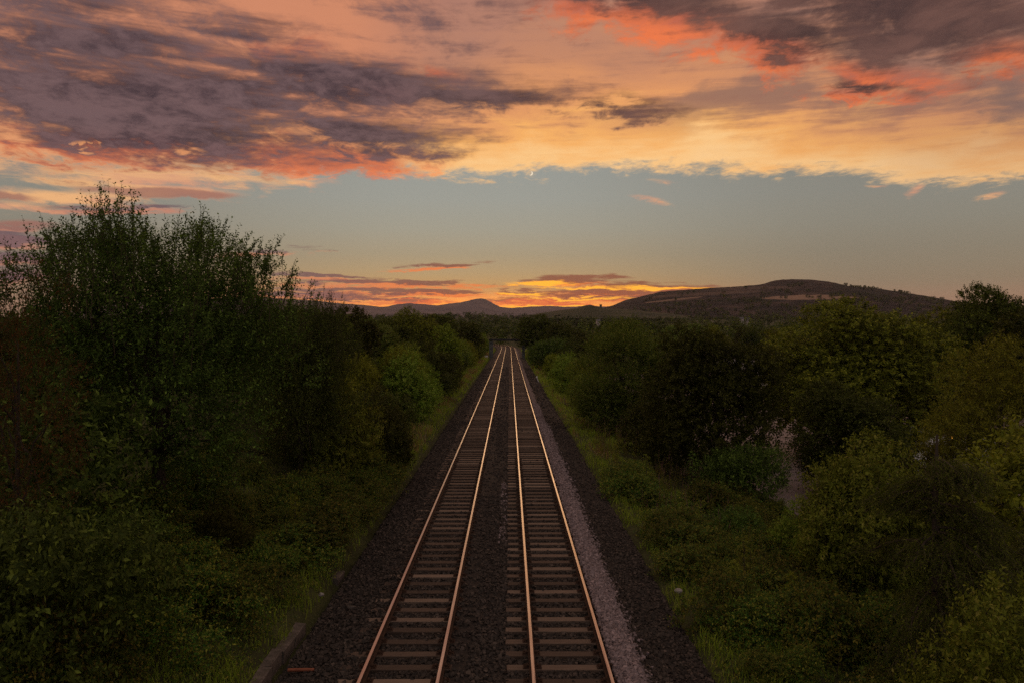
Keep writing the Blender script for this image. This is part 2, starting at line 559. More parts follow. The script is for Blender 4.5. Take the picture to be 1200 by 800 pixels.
def path(s):
    """centre line of the railway (x = 0 under the camera) at distance s, and its heading"""
    s = np.asarray(s, float)
    th = np.maximum(s - CURVE_Y, 0) / CURVE_R
    x = -CURVE_R * (1 - np.cos(th))
    y = np.minimum(s, CURVE_Y) + CURVE_R * np.sin(th)
    return x, y, th


def on_path(s, u):
    x, y, th = path(s)
    return x + u * np.cos(th), y + u * np.sin(th)


def vnoise(x, y, seed=0):
    """smooth value noise, about -1 .. 1"""
    x, y = np.asarray(x, float), np.asarray(y, float)
    xi, yi = np.floor(x).astype(np.int64), np.floor(y).astype(np.int64)
    fx, fy = x - xi, y - yi
    fx, fy = fx * fx * (3 - 2 * fx), fy * fy * (3 - 2 * fy)

    def hsh(a, b):
        h = (a * 374761393 + b * 668265263 + seed * 974634) & 0x7fffffff
        h = ((h ^ (h >> 13)) * 1274126177) & 0x7fffffff
        return ((h ^ (h >> 16)) & 0xffff) / 32767.5 - 1
    return (hsh(xi, yi) * (1 - fx) + hsh(xi + 1, yi) * fx) * (1 - fy) + (hsh(xi, yi + 1) * (1 - fx) + hsh(xi + 1, yi + 1) * fx) * fy


PROF_U = [-400, -120, -60, -30, -17, -9.5, -6.6, -5.4, -5.0, -4.6, 4.1, 4.5, 6, 9, 12, 15.5, 70, 120, 400]
PROF_Z = [-6, -4, -1.5, 0.6, 1.3, 0.75, 0.15, -0.20, -0.75, -0.95, -0.95, -0.55, -0.70, -1.3, -2.1, -3.0, -3.0, -4.0, -6]


def ground_z(x, y):
    x, y = np.asarray(x, float), np.asarray(y, float)
    cx = path(np.clip(y, 0, 540))[0]
    u = x - cx
    z = np.interp(u, PROF_U, PROF_Z)
    d = np.hypot(x, y)
    bed = np.clip((np.abs(u) - 4.8) / 2.0, 0, 1)
    yard = np.clip((15.0 - u) / 3, 0, 1) + np.clip((u - 72) / 10, 0, 1) + np.clip((y - 190) / 20, 0, 1)
    z = z + bed * np.clip(yard, 0, 1) * (0.16 * vnoise(x * 0.45, y * 0.45, 1) + 0.4 * vnoise(x * 0.06, y * 0.06, 2))
    z = z + 0.024 * np.clip(d - 430, 0, 1750) + 4.0 * vnoise(x / 170, y / 170, 3) * np.clip((d - 500) / 500, 0, 1)
    return z


def at(px, d, z=None):
    """the point over the ground at depth d that the photograph shows in column px"""
    x = (px - CX) / F_PX * d
    return float(x), float(d), float(ground_z(x, d)) if z is None else z


# one ground sheet out to the horizon
gx = np.concatenate([-np.geomspace(6900, 14, 64), np.linspace(-13.5, 17, 110), np.geomspace(17.6, 6900, 68)])
gy = np.concatenate([[-400, -150, -60, -20], np.linspace(0, 70, 141), np.geomspace(71, 9400, 142)])
GX, GY = np.meshgrid(gx, gy)
GV = np.stack([GX, GY, ground_z(GX, GY)], -1).reshape(-1, 3)
ii = np.arange(len(gy) * len(gx)).reshape(len(gy), len(gx))
GF = np.stack([ii[:-1, :-1], ii[:-1, 1:], ii[1:, 1:], ii[1:, :-1]], -1).reshape(-1, 4)
m, nt, out = material('soil_and_turf')
P = objc(nt)
n = noise(nt, P, 0.7, 8, 0.65)
n_b = noise(nt, P, 9.0, 5, 0.6)
principled(nt, out, (n * 0.6 + n_b * 0.4).ramp([(0.35, (0.030, 0.026, 0.016)), (0.5, (0.045, 0.050, 0.018)), (0.65, (0.075, 0.080, 0.028))]), 0.95, 0.1, 0, n_b, 0.05)
M['soil'] = m
struct('ground', mk('ground', GV, [(GF, 0)], [m], True))

# ---------------------------------------------------------------- ballast bed
LT, RT, GAUGE = -2.13, 1.22, 1.505
BED_U = np.array([-4.95, -4.7, -4.2, -3.7, -3.45, -3.10, -2.13, -1.15, -0.8, -0.6, -0.45, -0.25, -0.05, 0.1, 1.22, 2.3, 2.55, 2.9, 3.3, 3.8, 4.2, 4.5])
BED_Z = np.array([-0.80, -0.50, -0.40, -0.26, -0.185, -0.175, -0.225, -0.150, -0.150, -0.165, -0.17, -0.185, -0.215, -0.225, -0.225, -0.225, -0.20, -0.33, -0.44, -0.52, -0.62, -0.85])


_i = np.array([-2.85, -1.41, 0.5, 1.94])
BED_Z = np.concatenate([BED_Z, [-0.228, -0.228, -0.228, -0.228]])
BED_U = np.concatenate([BED_U, _i])
BED_Z, BED_U = BED_Z[np.argsort(BED_U)], np.sort(BED_U)


def bed_z(u, s):
    return np.interp(u, BED_U, BED_Z) + 0.035 * vnoise(u * 2.2, s * 0.9, 5) * np.clip((np.abs(u - 0.0) > 0) * 1.0, 0, 1) * np.where((np.abs(u - LT) < 1.3) | (np.abs(u - RT) < 1.3), 0.3, 1.0)


def stoney(name, c0, c1, c2, vs):
    m, nt, out = material(name)
    P = objc(nt)
    v = nt.nodes.new('ShaderNodeTexVoronoi')
    v.inputs['Scale'].default_value = vs
    nt.links.new(P.k, v.inputs['Vector'])
    sc = nt.nodes.new('ShaderNodeSeparateColor')
    nt.links.new(v.outputs['Color'], sc.inputs[0])
    dist = S(nt, v.outputs['Distance'])
    big = noise(nt, P, 0.8, 5, 0.6)
    c = mix(nt, (S(nt, sc.outputs[0]) * 0.7 + (big - 0.5) * 0.9 + 0.1).min(1.0), c0, c2)
    c = mix(nt, S(nt, sc.outputs[1]).step(0.6, 0.95), c, c1)
    principled(nt, out, c, 0.85, 0.3, 0, dist * -1.0, 0.03)
    return m


def stone_mat(name, stops):
    m, nt, out = material(name)
    r = geom(nt, 'Random Per Island')
    n = noise(nt, objc(nt), 30, 3, 0.6)
    c = (r * 0.75 + n * 0.25).ramp([(i / (len(stops) - 1), s) for i, s in enumerate(stops)])
    principled(nt, out, c, 0.8, 0.35)
    return m


DARK = [(0.019, 0.0145, 0.011), (0.032, 0.024, 0.018), (0.044, 0.033, 0.025), (0.110, 0.082, 0.062)]
PALE = [(0.12, 0.092, 0.090), (0.20, 0.152, 0.148), (0.31, 0.240, 0.235), (0.06, 0.046, 0.042)]
M['ballast'] = stoney('ballast', (0.010, 0.0078, 0.006), (0.032, 0.024, 0.018), (0.019, 0.0145, 0.011), 16)  # darker than the loose stones: their self-shading is put into the bed colour
M['pale_ballast'] = stoney('pale_ballast', (0.06, 0.046, 0.044), (0.20, 0.152, 0.150), (0.12, 0.092, 0.090), 16)
M['stone'] = stone_mat('ballast_stone', DARK)
M['pale_stone'] = stone_mat('pale_stone', PALE)


def strip(us, zs_fn, s_arr, jitter=None):
    rows = []
    for i, s in enumerate(s_arr):
        u = us if jitter is None else us + jitter[i]
        x, y = on_path(s, u)
        rows.append(np.stack([x, y, zs_fn(u, s)], -1))
    V = np.array(rows)
    a, b = V.shape[:2]
    k = np.arange(a * b).reshape(a, b)
    return V.reshape(-1, 3), np.stack([k[:-1, :-1], k[:-1, 1:], k[1:, 1:], k[1:, :-1]], -1).reshape(-1, 4)


S_ARR = np.concatenate([np.arange(-6, 60, 0.4), np.arange(60, TRACK_END, 2.5)])
bed_us = np.unique(np.concatenate([BED_U, np.linspace(-4.9, 4.4, 60), [-2.85, -1.41, 0.5, 1.94]]))
V, Fq = strip(bed_us, bed_z, S_ARR)
struct('ballast_bed', mk('ballast_bed', V, [(Fq, 0)], [M['ballast']], True))

# the ridge of fresh pale ballast along the right-hand track
pale_u = np.array([2.13, 2.2, 2.3, 2.4, 2.5, 2.6, 2.68])
jit = np.zeros((len(S_ARR), 7))
jit[:, 0] = R.uniform(-0.03, 0.05, len(S_ARR))
jit[:, -1] = R.uniform(-0.14, 0.06, len(S_ARR)) + 0.08 * vnoise(S_ARR * 0.6, S_ARR * 0 + 3.3, 9)
pale_z = lambda u, s: np.interp(u, [2.02, 2.15, 2.3, 2.45, 2.7, 3.0], [-0.215, -0.14, -0.095, -0.10, -0.22, -0.35]) + 0.015 * vnoise(u * 5, s * 2, 8)
V, Fq = strip(pale_u, pale_z, S_ARR, jit)
struct('pale_ballast_ridge', mk('pale_ballast_ridge', V, [(Fq, 0)], [M['pale_ballast']], True))

SLEEPER_GAP = 0.672


def stones(name, mat, pos, size, rng):
    """angular stones, all in one mesh"""
    n = len(pos)
    cube = np.array([(x, y, z) for z in (-1, 1) for y in (-1, 1) for x in (-1, 1)], float) * 0.5
    Fq = np.array([(0, 2, 3, 1), (4, 5, 7, 6), (0, 1, 5, 4), (2, 6, 7, 3), (0, 4, 6, 2), (1, 3, 7, 5)])
    V = cube[None] * rng.uniform(0.55, 1.15, (n, 1, 3)) + rng.uniform(-0.22, 0.22, (n, 8, 3))
    V *= size[:, None, None]
    q = unit(rng.normal(size=(n, 4)))
    w, x, y, z = q.T
    Rm = np.stack([1 - 2 * (y * y + z * z), 2 * (x * y - w * z), 2 * (x * z + w * y), 2 * (x * y + w * z), 1 - 2 * (x * x + z * z), 2 * (y * z - w * x),
                   2 * (x * z - w * y), 2 * (y * z + w * x), 1 - 2 * (x * x + y * y)], -1).reshape(n, 3, 3)
    V = np.einsum('nij,nkj->nki', Rm, V) + pos[:, None]
    Fa = (Fq[None] + (np.arange(n) * 8)[:, None, None]).reshape(-1, 4)
    return struct(name, mk(name, V.reshape(-1, 3), [(Fa, 0)], [mat]), 'stuff')


def scatter_bed(n, y0, y1, u0, u1, zfn, keep_off=True, power=1.0):
    s = y0 + (y1 - y0) * R.random(n) ** power
    u = R.uniform(u0, u1, n)
    if keep_off:
        onsl = (np.abs((s / SLEEPER_GAP + 0.5) % 1 - 0.5) * SLEEPER_GAP < 0.145) & ((np.abs(u - LT) < 1.30) | (np.abs(u - RT) < 1.30))
        bare = onsl & (R.random(n) > np.where((np.abs(u - LT) > 0.9) & (u < LT), 0.45, 0.05))
        onrail = np.min([np.abs(u - c - g) for c in (LT, RT) for g in (-GAUGE / 2, GAUGE / 2)], axis=0) < 0.10
        k = ~(bare | onrail)
        s, u = s[k], u[k]
    x, y = on_path(s, u)
    return np.stack([x, y, zfn(u, s)], -1)


p1 = scatter_bed(31000, 14.2, 33, -4.85, 4.3, bed_z, True, 1.3)
p2 = scatter_bed(9000, 33, 60, -4.85, 4.3, bed_z)
p3 = scatter_bed(5000, 60, 150, -4.85, 4.3, bed_z, True, 1.5)
pos = np.concatenate([p1, p2, p3])
pos[:, 2] += R.uniform(-0.005, 0.025, len(pos))
stones('ballast_gravel', M['stone'], pos, R.uniform(0.038, 0.085, len(pos)) * np.clip(pos[:, 1] / 50, 1, 2), R)
p1 = scatter_bed(6500, 14.2, 32, 2.10, 2.72, pale_z, False, 1.2)
p2 = scatter_bed(3500, 32, 75, 2.08, 2.76, pale_z, False, 1.2)
p3 = scatter_bed(4000, 14, 60, 0, 1, bed_z, False)
u_ = 2.68 + np.abs(R.normal(0, 0.13, len(p3)))
p3 = np.stack([u_, p3[:, 1], bed_z(u_, p3[:, 1])], -1)[::2]
p4 = scatter_bed(130, 25, 36, -0.35, -0.1, bed_z, False)
pos = np.concatenate([p1, p2, p3, p4])
pos[:, 2] += R.uniform(0.0, 0.025, len(pos))
stones('pale_gravel', M['pale_stone'], pos, R.uniform(0.03, 0.08, len(pos)), R)

# ---------------------------------------------------------------- the two tracks
m, nt, out = material('sleeper_wood')
P = objc(nt)
mp = nt.nodes.new('ShaderNodeMapping')
mp.inputs['Scale'].default_value = (1.2, 14, 14)
nt.links.new(P.k, mp.inputs[0])
n = noise(nt, S(nt, mp.outputs[0]), 2.0, 6, 0.65)
oi = S(nt, nt.nodes.new('ShaderNodeObjectInfo').outputs['Random'])
c = (n * 0.45 + oi * 0.55).ramp([(0.2, (0.040, 0.027, 0.019)), (0.5, (0.090, 0.061, 0.043)), (0.8, (0.190, 0.138, 0.100))])
principled(nt, out, c, 0.8, 0.25, 0, n, 0.008)
M['sleeper'] = m
M['rust'] = grainy('rail_rust', [(0.028, 0.015, 0.010), (0.065, 0.034, 0.020)], 12, 0.85, 0.2, 0.003)
m, nt, out = material('rail_polished')
P = objc(nt)
mp = nt.nodes.new('ShaderNodeMapping')
mp.inputs['Scale'].default_value = (40, 0.6, 1)
nt.links.new(P.k, mp.inputs[0])
n = noise(nt, S(nt, mp.outputs[0]), 1.0, 4, 0.6)
principled(nt, out, n.ramp([(0.35, (0.52, 0.45, 0.40)), (0.65, (0.72, 0.66, 0.60))]), n.step(0.3, 0.7, 0.20, 0.34), 0.5, 1.0)
M['rail'] = m

sleeper_me = []
for v in range(4):
    b = MB()
    e = R.uniform(-0.03, 0.03, 2)
    b.box(-1.30 + e[0], 1.30 + e[1], -0.125, 0.125, -0.33, -0.168, 0, 0.012)
    V = np.concatenate(b.V)
    V += R.uniform(-0.006, 0.006, V.shape)
    sleeper_me.append(mk('sleeper', V, b.G, [M['sleeper']]))
b = MB()
b.box(-0.19, 0.19, -0.09, 0.09, -0.170, -0.153, 0, 0.004)
for sx in (-1, 1):
    b.box(min(sx * 0.08, sx * 0.125), max(sx * 0.08, sx * 0.125), -0.05, 0.05, -0.153, -0.10, 0, 0.01)
    b.box(min(sx * 0.14, sx * 0.17), max(sx * 0.14, sx * 0.17), -0.06, -0.03, -0.153, -0.125)
    b.box(min(sx * 0.14, sx * 0.17), max(sx * 0.14, sx * 0.17), 0.03, 0.06, -0.153, -0.125)
chair_me = b.build('rail_chair', M['rust'])

RAIL = [(-0.07, -0.152), (0.07, -0.152), (0.07, -0.141), (0.012, -0.126), (0.010, -0.05), (0.035, -0.036), (0.036, -0.010), (0.031, 0.0),
        (-0.031, 0.0), (-0.036, -0.010), (-0.035, -0.036), (-0.010, -0.05), (-0.012, -0.126), (-0.07, -0.141)]
TOPF = (7,)          # the polished running faces of the profile


def rail_mesh(u):
    ss = np.concatenate([np.arange(-6, CURVE_Y, 6.0), np.arange(CURVE_Y, TRACK_END, 4.0)])
    V = []
    for s in ss:
        for du, z in RAIL:
            x, y = on_path(s, u + du)
            V.append((x, y, z))
    k = len(RAIL)
    rust, pol = [], []
    for i in range(len(ss) - 1):
        for j in range(k):
            f = (i * k + j, i * k + (j + 1) % k, (i + 1) * k + (j + 1) % k, (i + 1) * k + j)
            (pol if j in TOPF else rust).append(f)
    return mk('rail', np.array(V), [(rust, 0), (pol, 1)], [M['rust'], M['rail']])


def track(u, label):
    t = thing('railway_track', label, 'railway track')
    for g in (-GAUGE / 2, GAUGE / 2):
        link('rail', rail_mesh(u + g), t)
    k0 = int(13.0 / SLEEPER_GAP)
    far_b = MB()
    for k in range(k0, int(TRACK_END / SLEEPER_GAP)):
        s = k * SLEEPER_GAP
        x, y, th = path(s)
        x, y = on_path(s, u)
        if k < k0 + 299:
            o = link('sleeper', sleeper_me[int(R.integers(4))], t, (float(x + R.uniform(-0.02, 0.02)), float(y + R.uniform(-0.012, 0.012)), float(R.uniform(-0.006, 0.004))), float(th + R.uniform(-0.006, 0.006)))
            if k < k0 + 45:
                for g in (-GAUGE / 2, GAUGE / 2):
                    c = link('rail_chair', chair_me, o, (g, 0, 0))
        else:
            ca, sa = np.cos(th), np.sin(th)
            q = np.array([(-1.3, -0.125), (1.3, -0.125), (1.3, 0.125), (-1.3, 0.125)])
            xy = np.stack([x + q[:, 0] * ca - q[:, 1] * sa, y + q[:, 0] * sa + q[:, 1] * ca], -1)
            V = np.concatenate([np.c_[xy, np.full(4, -0.3)], np.c_[xy, np.full(4, -0.168)]])
            far_b.add(V, [(4, 5, 6, 7), (0, 1, 5, 4), (1, 2, 6, 5), (2, 3, 7, 6), (3, 0, 4, 7)])
    o = link('far_sleepers', far_b.build('far_sleepers', M['sleeper']), t)
    o['kind'] = 'stuff'
    return t


track(LT, 'railway track on wooden sleepers beside the brambly bank, sleeper ends half buried in dark ballast')
track(RT, 'railway track with a ridge of fresh pale ballast heaped along its outer rail')

# ---------------------------------------------------------------- hills
HILL = {}


def hill(name, prof, d, front, back, z0, mat, seed, rough):
    px = np.array([p[0] for p in prof], float)
    py = np.array([p[1] for p in prof], float)
    cols = np.arange(px[0], px[-1] + 0.1, 2.0)
    x = (cols - CX) / F_PX * d
    ztop = CAM_H + (CY - np.interp(cols, px, py)) / F_PX * d
    t = np.concatenate([np.linspace(-1, 0, 46), np.linspace(0.04, 1, 14)])
    V, zs = [], []
    for k in t:
        f = np.cos(k * np.pi / 2) ** (1.15 if k < 0 else 1.0)
        y = d + (k * front if k < 0 else k * back)
        nz = rough * (vnoise(x / 150, y / 150 + 0 * x, seed) + 0.5 * vnoise(x / 55, y / 55 + 0 * x, seed + 1)) * (1 - f * 0.9) * f
        V.append(np.stack([x + 0 * nz, np.full_like(x, y), z0 + (ztop - z0) * f + nz + rough * 0.10 * vnoise(x / 18, y / 18 + 0 * x, seed + 2) * f], -1))
    V = np.array(V)
    a, b = V.shape[:2]
    k = np.arange(a * b).reshape(a, b)
    Fq = np.stack([k[:-1, :-1], k[:-1, 1:], k[1:, 1:], k[1:, :-1]], -1).reshape(-1, 4)
    o = struct(name, mk(name, V.reshape(-1, 3), [(Fq, 0)], [mat], True))
    HILL[name] = (cols, t, V)
    return o


def moor(name, heath, heath2, tan, patches, ns):
    m, nt, out = material(name)
    P = objc(nt)
    n = noise(nt, P, ns, 8, 0.62)
    n_w = noise(nt, P, ns * 2.2, 4, 0.6)
    c = n.ramp([(0.38, heath), (0.52, heath2), (0.66, tan)])
    sp = nt.nodes.new('ShaderNodeSeparateXYZ')
    nt.links.new(P.k, sp.inputs[0])
    x, y, z = (S(nt, sp.outputs[i]) for i in range(3))
    for (cx, cz, rx, rz, sl, colr, am) in patches:
        dx = (x - cx) / rx
        dz = (z - cz - (x - cx) * sl) / rz
        r = (dx * dx + dz * dz).pow(0.5)
        c = mix(nt, (1.0 - r + (n_w - 0.5) * 0.9).step(0.0, 0.25) * am, c, colr)
    principled(nt, out, c, 0.95, 0.1)
    return m


DH = 2700.0
hx = lambda px: (px - CX) / F_PX * DH
hz = lambda py: CAM_H + (CY - py) / F_PX * DH * 0.97
TAN, HEATH, DKH = (0.26, 0.165, 0.105), (0.040, 0.028, 0.023), (0.013, 0.014, 0.008)
M['moor'] = moor('moorland', (0.014, 0.012, 0.010), (0.028, 0.019, 0.015), (0.070, 0.044, 0.031),
                 [(hx(885), hz(355), 150, 9, 0.02, TAN, 0.95), (hx(800), hz(349), 190, 7, 0.05, (0.105, 0.068, 0.048), 0.8),
                  (hx(760), hz(356), 90, 3, 0.10, TAN, 0.7), (hx(860), hz(341), 150, 8, 0.03, (0.085, 0.055, 0.040), 0.7),
                  (hx(955), hz(344), 120, 22, -0.03, DKH, 0.8), (hx(1030), hz(352), 170, 22, -0.12, DKH, 0.9), (hx(930), hz(331), 70, 9, 0.0, HEATH, 0.9),
                  (hx(815), hz(358.5), 130, 6, 0.0, DKH, 0.95), (hx(930), hz(352), 110, 14, -0.05, DKH, 0.9), (hx(1005), hz(342), 150, 7, -0.13, DKH, 0.95), (hx(1060), hz(353), 120, 9, -0.2, DKH, 0.95), (hx(740), hz(361), 120, 5, 0.08, DKH, 0.9)], 0.014)
hill('hill', [(600, 372), (660, 368), (690, 364), (706, 362), (718, 358.6), (735, 352), (753, 347.6), (772, 343), (808, 340), (836, 338.4), (863, 337), (888, 334.6), (897, 332.9), (905, 330.0), (914, 328.7), (930, 328.9), (943, 330.6),
              (957, 334.6), (983, 337.5), (1005, 341), (1027, 345.5), (1070, 354), (1100, 361), (1160, 368), (1260, 374)], DH, 800, 900, 38, M['moor'], 11, 13)
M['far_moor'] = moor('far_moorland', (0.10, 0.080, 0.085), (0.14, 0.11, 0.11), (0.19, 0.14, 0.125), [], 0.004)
hill('far_hill', [(200, 352), (320, 350), (370, 353), (407, 357), (437, 359), (452, 361), (467, 360), (474, 357.5), (482, 356.5), (500, 357.6), (515, 359), (530, 357.5), (545, 355.0), (553, 353.0), (560, 351.4), (565, 350.9), (570, 352.0), (578, 356.4), (587, 360.7),
                  (600, 361.5), (612, 361), (637, 359.5), (660, 360.5), (690, 359.5), (740, 362), (900, 372)], 6200.0, 2000, 1500, 45, M['far_moor'], 21, 26)
M['knoll'] = moor('wooded_slope', (0.030, 0.034, 0.018), (0.045, 0.048, 0.022), (0.075, 0.065, 0.035), [], 0.02)
hill('near_hill', [(610, 372), (640, 366), (662, 363), (676, 361.5), (684, 358.5), (690, 357.5), (696, 359.2), (703, 361.5), (715, 362), (735, 363), (780, 368)], 1700.0, 260, 300, 28, M['knoll'], 31, 2.0)


# ---------------------------------------------------------------- foliage
def sprays(base, d, ln, k, leaf, rng, droop=0.0, asp=0.5, fwd=0.55, lift=0.3, twig=0.0, spread=1.0, m_leaf=0, m_twig=1, first=0.12, outw=0.6):
    """leaves set along curved shoots. Returns vertices and (faces, material) groups"""
    n = len(base)
    ln = np.broadcast_to(np.asarray(ln, float), (n,))
    t = np.linspace(first, 1, k)[None, :] + rng.uniform(-0.03, 0.03, (n, k))
    g = np.array([0, 0, -1.0])
    d = unit(d)
    pos = base[:, None] + d[:, None] * (ln[:, None, None] * t[..., None]) + g * (ln[:, None] * t * t * droop)[..., None]
    tan = unit(d[:, None] + g * (2 * t * droop)[..., None])
    up = np.array([0, 0, 1.0])
    p1 = unit(np.cross(tan, up + 0.01))
    p2 = np.cross(tan, p1)
    ph = np.arange(k)[None, :] * 2.4 + rng.uniform(0, 6.28, (n, 1)) + rng.uniform(-0.5, 0.5, (n, k))
    side = np.cos(ph)[..., None] * p1 + np.sin(ph)[..., None] * p2
    ld = unit(tan * fwd + side * spread + rng.normal(0, 0.18, (n, k, 3)) - up * 0.10)
    nv = up * lift * 2 + rng.normal(0, 0.45, (n, k, 3)) + d[:, None] * outw
    nv = unit(nv - (nv * ld).sum(-1, keepdims=True) * ld)
    wv = np.cross(ld, nv)
    s = leaf * rng.uniform(0.6, 1.25, (n, k)) * (1.05 - 0.35 * np.clip(t, 0, 1))
    s = s[..., None]
    v0 = pos
    v1 = pos + ld * s * 0.45 + wv * s * asp * 0.5 + nv * s * 0.09
    v2 = pos + ld * s
    v3 = pos + ld * s * 0.45 - wv * s * asp * 0.5 + nv * s * 0.09
    V = np.stack([v0, v1, v2, v3], 2).reshape(-1, 3)
    i = np.arange(n * k)[:, None] * 4
    groups = [(np.concatenate([i + [0, 1, 2], i + [0, 2, 3]]), m_leaf)]
    if twig > 0:
        tt = np.array([0, 0.5, 1.0])
        c = base[:, None] + d[:, None] * (ln[:, None, None] * tt[None, :, None]) + g * (ln[:, None] * tt ** 2 * droop)[..., None]
        w = unit(np.cross(d, rng.normal(size=(n, 3))))[:, None] * twig * np.array([1, 0.75, 0.35])[None, :, None]
        T = np.stack([c - w, c + w], 2).reshape(-1, 3)
        j = np.arange(n)[:, None] * 6 + len(V)
        groups.append((np.concatenate([j + [0, 1, 3, 2], j + [2, 3, 5, 4]]), m_twig))
        V = np.concatenate([V, T])
    return V, groups


def merge(parts):
    Vs, Gs, n = [], {}, 0
    for V, groups in parts:
        for Fc, m in groups:
            Gs.setdefault((Fc.shape[1], m), []).append(Fc + n)
        Vs.append(V)
        n += len(V)
    return np.concatenate(Vs), [(np.concatenate(f), m) for (k, m), f in Gs.items()]


def lobes_in(rng, n, c, rad, size, low=-0.5, flat=1.0):
    """lobe centres and radii spread through an ellipsoid, uneven"""
    out = []
    c, rad = np.array(c, float), np.array(rad, float)
    while len(out) < n:
        v = unit(rng.normal(size=3))
        if v[2] < low and rng.random() < 0.85:
            continue
        r = rng.uniform(0.35, 0.86)
        out.append(np.r_[c + v * rad * r, rng.uniform(*size)])
    return np.array(out)


def on_lobes(rng, n, lobes, c, upb=0.3, flat=0.85):
    """points on the lobes' outer faces with outward directions"""
    w = lobes[:, 3] ** 2
    k = rng.choice(len(lobes), n, p=w / w.sum())
    L = lobes[k]
    v = unit(rng.normal(size=(n, 3)) + unit(L[:, :3] - np.array(c)) * 0.55 + [0, 0, 0.25])
    p = L[:, :3] + v * [1, 1, flat] * (L[:, 3] * rng.uniform(0.55, 1.0, n) ** 0.6)[:, None]
    return p, unit(v + [0, 0, upb] + rng.normal(0, 0.25, (n, 3)))


def trunk_mesh(rng, h, r, lobes, nb, base_z=-0.3, lean=0.0, k=7):
    b = MB()
    top = np.array([rng.uniform(-lean, lean), rng.uniform(-lean, lean), h])
    zs = np.linspace(0, 1, 7)
    pts = np.array([[top[0] * t ** 1.4 + rng.normal(0, 0.03) * h * 0.15 * (0 < t < 1), top[1] * t ** 1.4 + rng.normal(0, 0.03) * h * 0.15 * (0 < t < 1), base_z + (h - base_z) * t] for t in zs])
    b.tube(pts, r * np.array([1.35, 1.0, 0.88, 0.76, 0.62, 0.48, 0.3]), k)
    for L in lobes[rng.permutation(len(lobes))[:nb]]:
        t = rng.uniform(0.25, 0.85)
        o = np.array([np.interp(t, zs, pts[:, q]) for q in range(3)])
        e = L[:3]
        mid = (o + e) / 2 + [0, 0, 0.12 * np.linalg.norm(e - o)]
        b.tube([o, (o + mid) / 2 + rng.normal(0, 0.05, 3), mid, e], r * np.array([0.45, 0.36, 0.26, 0.09]), 5, cap=False)
    return b.build('trunk', M['bark'], True)


def crown(name, parts, mats):
    V, G = merge(parts)
    return mk(name, V, G, mats)


def tree(name, label, cat, crown_me, trunk_me, loc, rz=0.0, sc=1.0, group=None, part='crown', stem='trunk'):
    t = thing(name, label, cat, loc, rz, group, sc)
    link(part, crown_me, t)
    if trunk_me is not None:
        link(stem, trunk_me, t)
    return t


def fit(name, label, cat, crown_me, trunk_me, px0, px1, d, top_py, rz=0.0, part='crown', stem='trunk'):
    """a tree sized so that it spans the given columns of the photograph at depth d"""
    co = np.empty(len(crown_me.vertices) * 3, np.float32)
    crown_me.vertices.foreach_get('co', co)
    co = co.reshape(-1, 3)
    xr = co[:, 0] * np.cos(rz) - co[:, 1] * np.sin(rz)
    x0, x1 = np.percentile(xr, [1.0, 99.0])
    zt = np.percentile(co[:, 2], 99.8)
    X0, X1 = (px0 - CX) / F_PX * d, (px1 - CX) / F_PX * d
    sx = (X1 - X0) / (x1 - x0)
    x = (X0 + X1) / 2 - sx * (x0 + x1) / 2
    z = float(ground_z(x, d)) - 0.05
    sz = (CAM_H + (CY - top_py) / F_PX * d - z) / zt
    return tree(name, label, cat, crown_me, trunk_me, (float(x), d, z), rz, (float(sx), float(sx), float(sz)), None, part, stem)


def make_crown(rng, c, rad, nl, size, n, k, leaf, ln, mat, droop=0.1, asp=0.5, upb=0.3, twig=0.0, low=-0.5, spread=1.0, fwd=0.55, extra=(), lift=0.3, outw=0.6):
    lb = lobes_in(rng, nl, c, rad, size, low)
    p, d = on_lobes(rng, n, lb, c, upb)
    parts = [sprays(p, d, rng.uniform(*ln, n), k, leaf, rng, droop, asp, fwd, lift, twig, spread, outw=outw)]
    parts += list(extra)
    return crown('crown', parts, [mat, M['stem']]), lb


# --- the tall sallow on the left bank with upright shoots at its top
rng = np.random.default_rng(101)
lb = []
while len(lb) < 110:
    v = unit(rng.normal(size=3))
    r = rng.uniform(0.35, 0.88)
    c = np.array([0, 0, 4.1]) + v * [4.5, 4.1, 4.3] * r
    if c[2] > 0.5 and (v[2] > -0.3 or rng.random() < 0.6):
        lb.append(np.r_[c, rng.uniform(0.7, 1.2)])
lb = np.array(lb)
p, d = on_lobes(rng, 6400, lb, (0, 0, 3.5), 0.55)
parts = [sprays(p, d, rng.uniform(0.35, 0.85, 6400), 12, 0.125, rng, 0.02, 0.52, 0.6, 0.3, 0.004)]
v = unit(rng.normal(size=(2600, 3)) + [0, 0, 0.7])
v = v[v[:, 2] > 0.15]
bump = 0.78 + 0.14 * np.sin(5 * np.arctan2(v[:, 1], v[:, 0])) * np.sin(4 * v[:, 2] + 1) + rng.normal(0, 0.04, len(v))
p = np.array([0, 0, 4.2]) + v * [4.7, 4.2, 4.1] * bump[:, None]
parts.append(sprays(p, v + [0, 0, 0.7], rng.uniform(0.4, 0.8, len(p)), 12, 0.13, rng, 0.0, 0.52, 0.6, 0.3, 0.004))
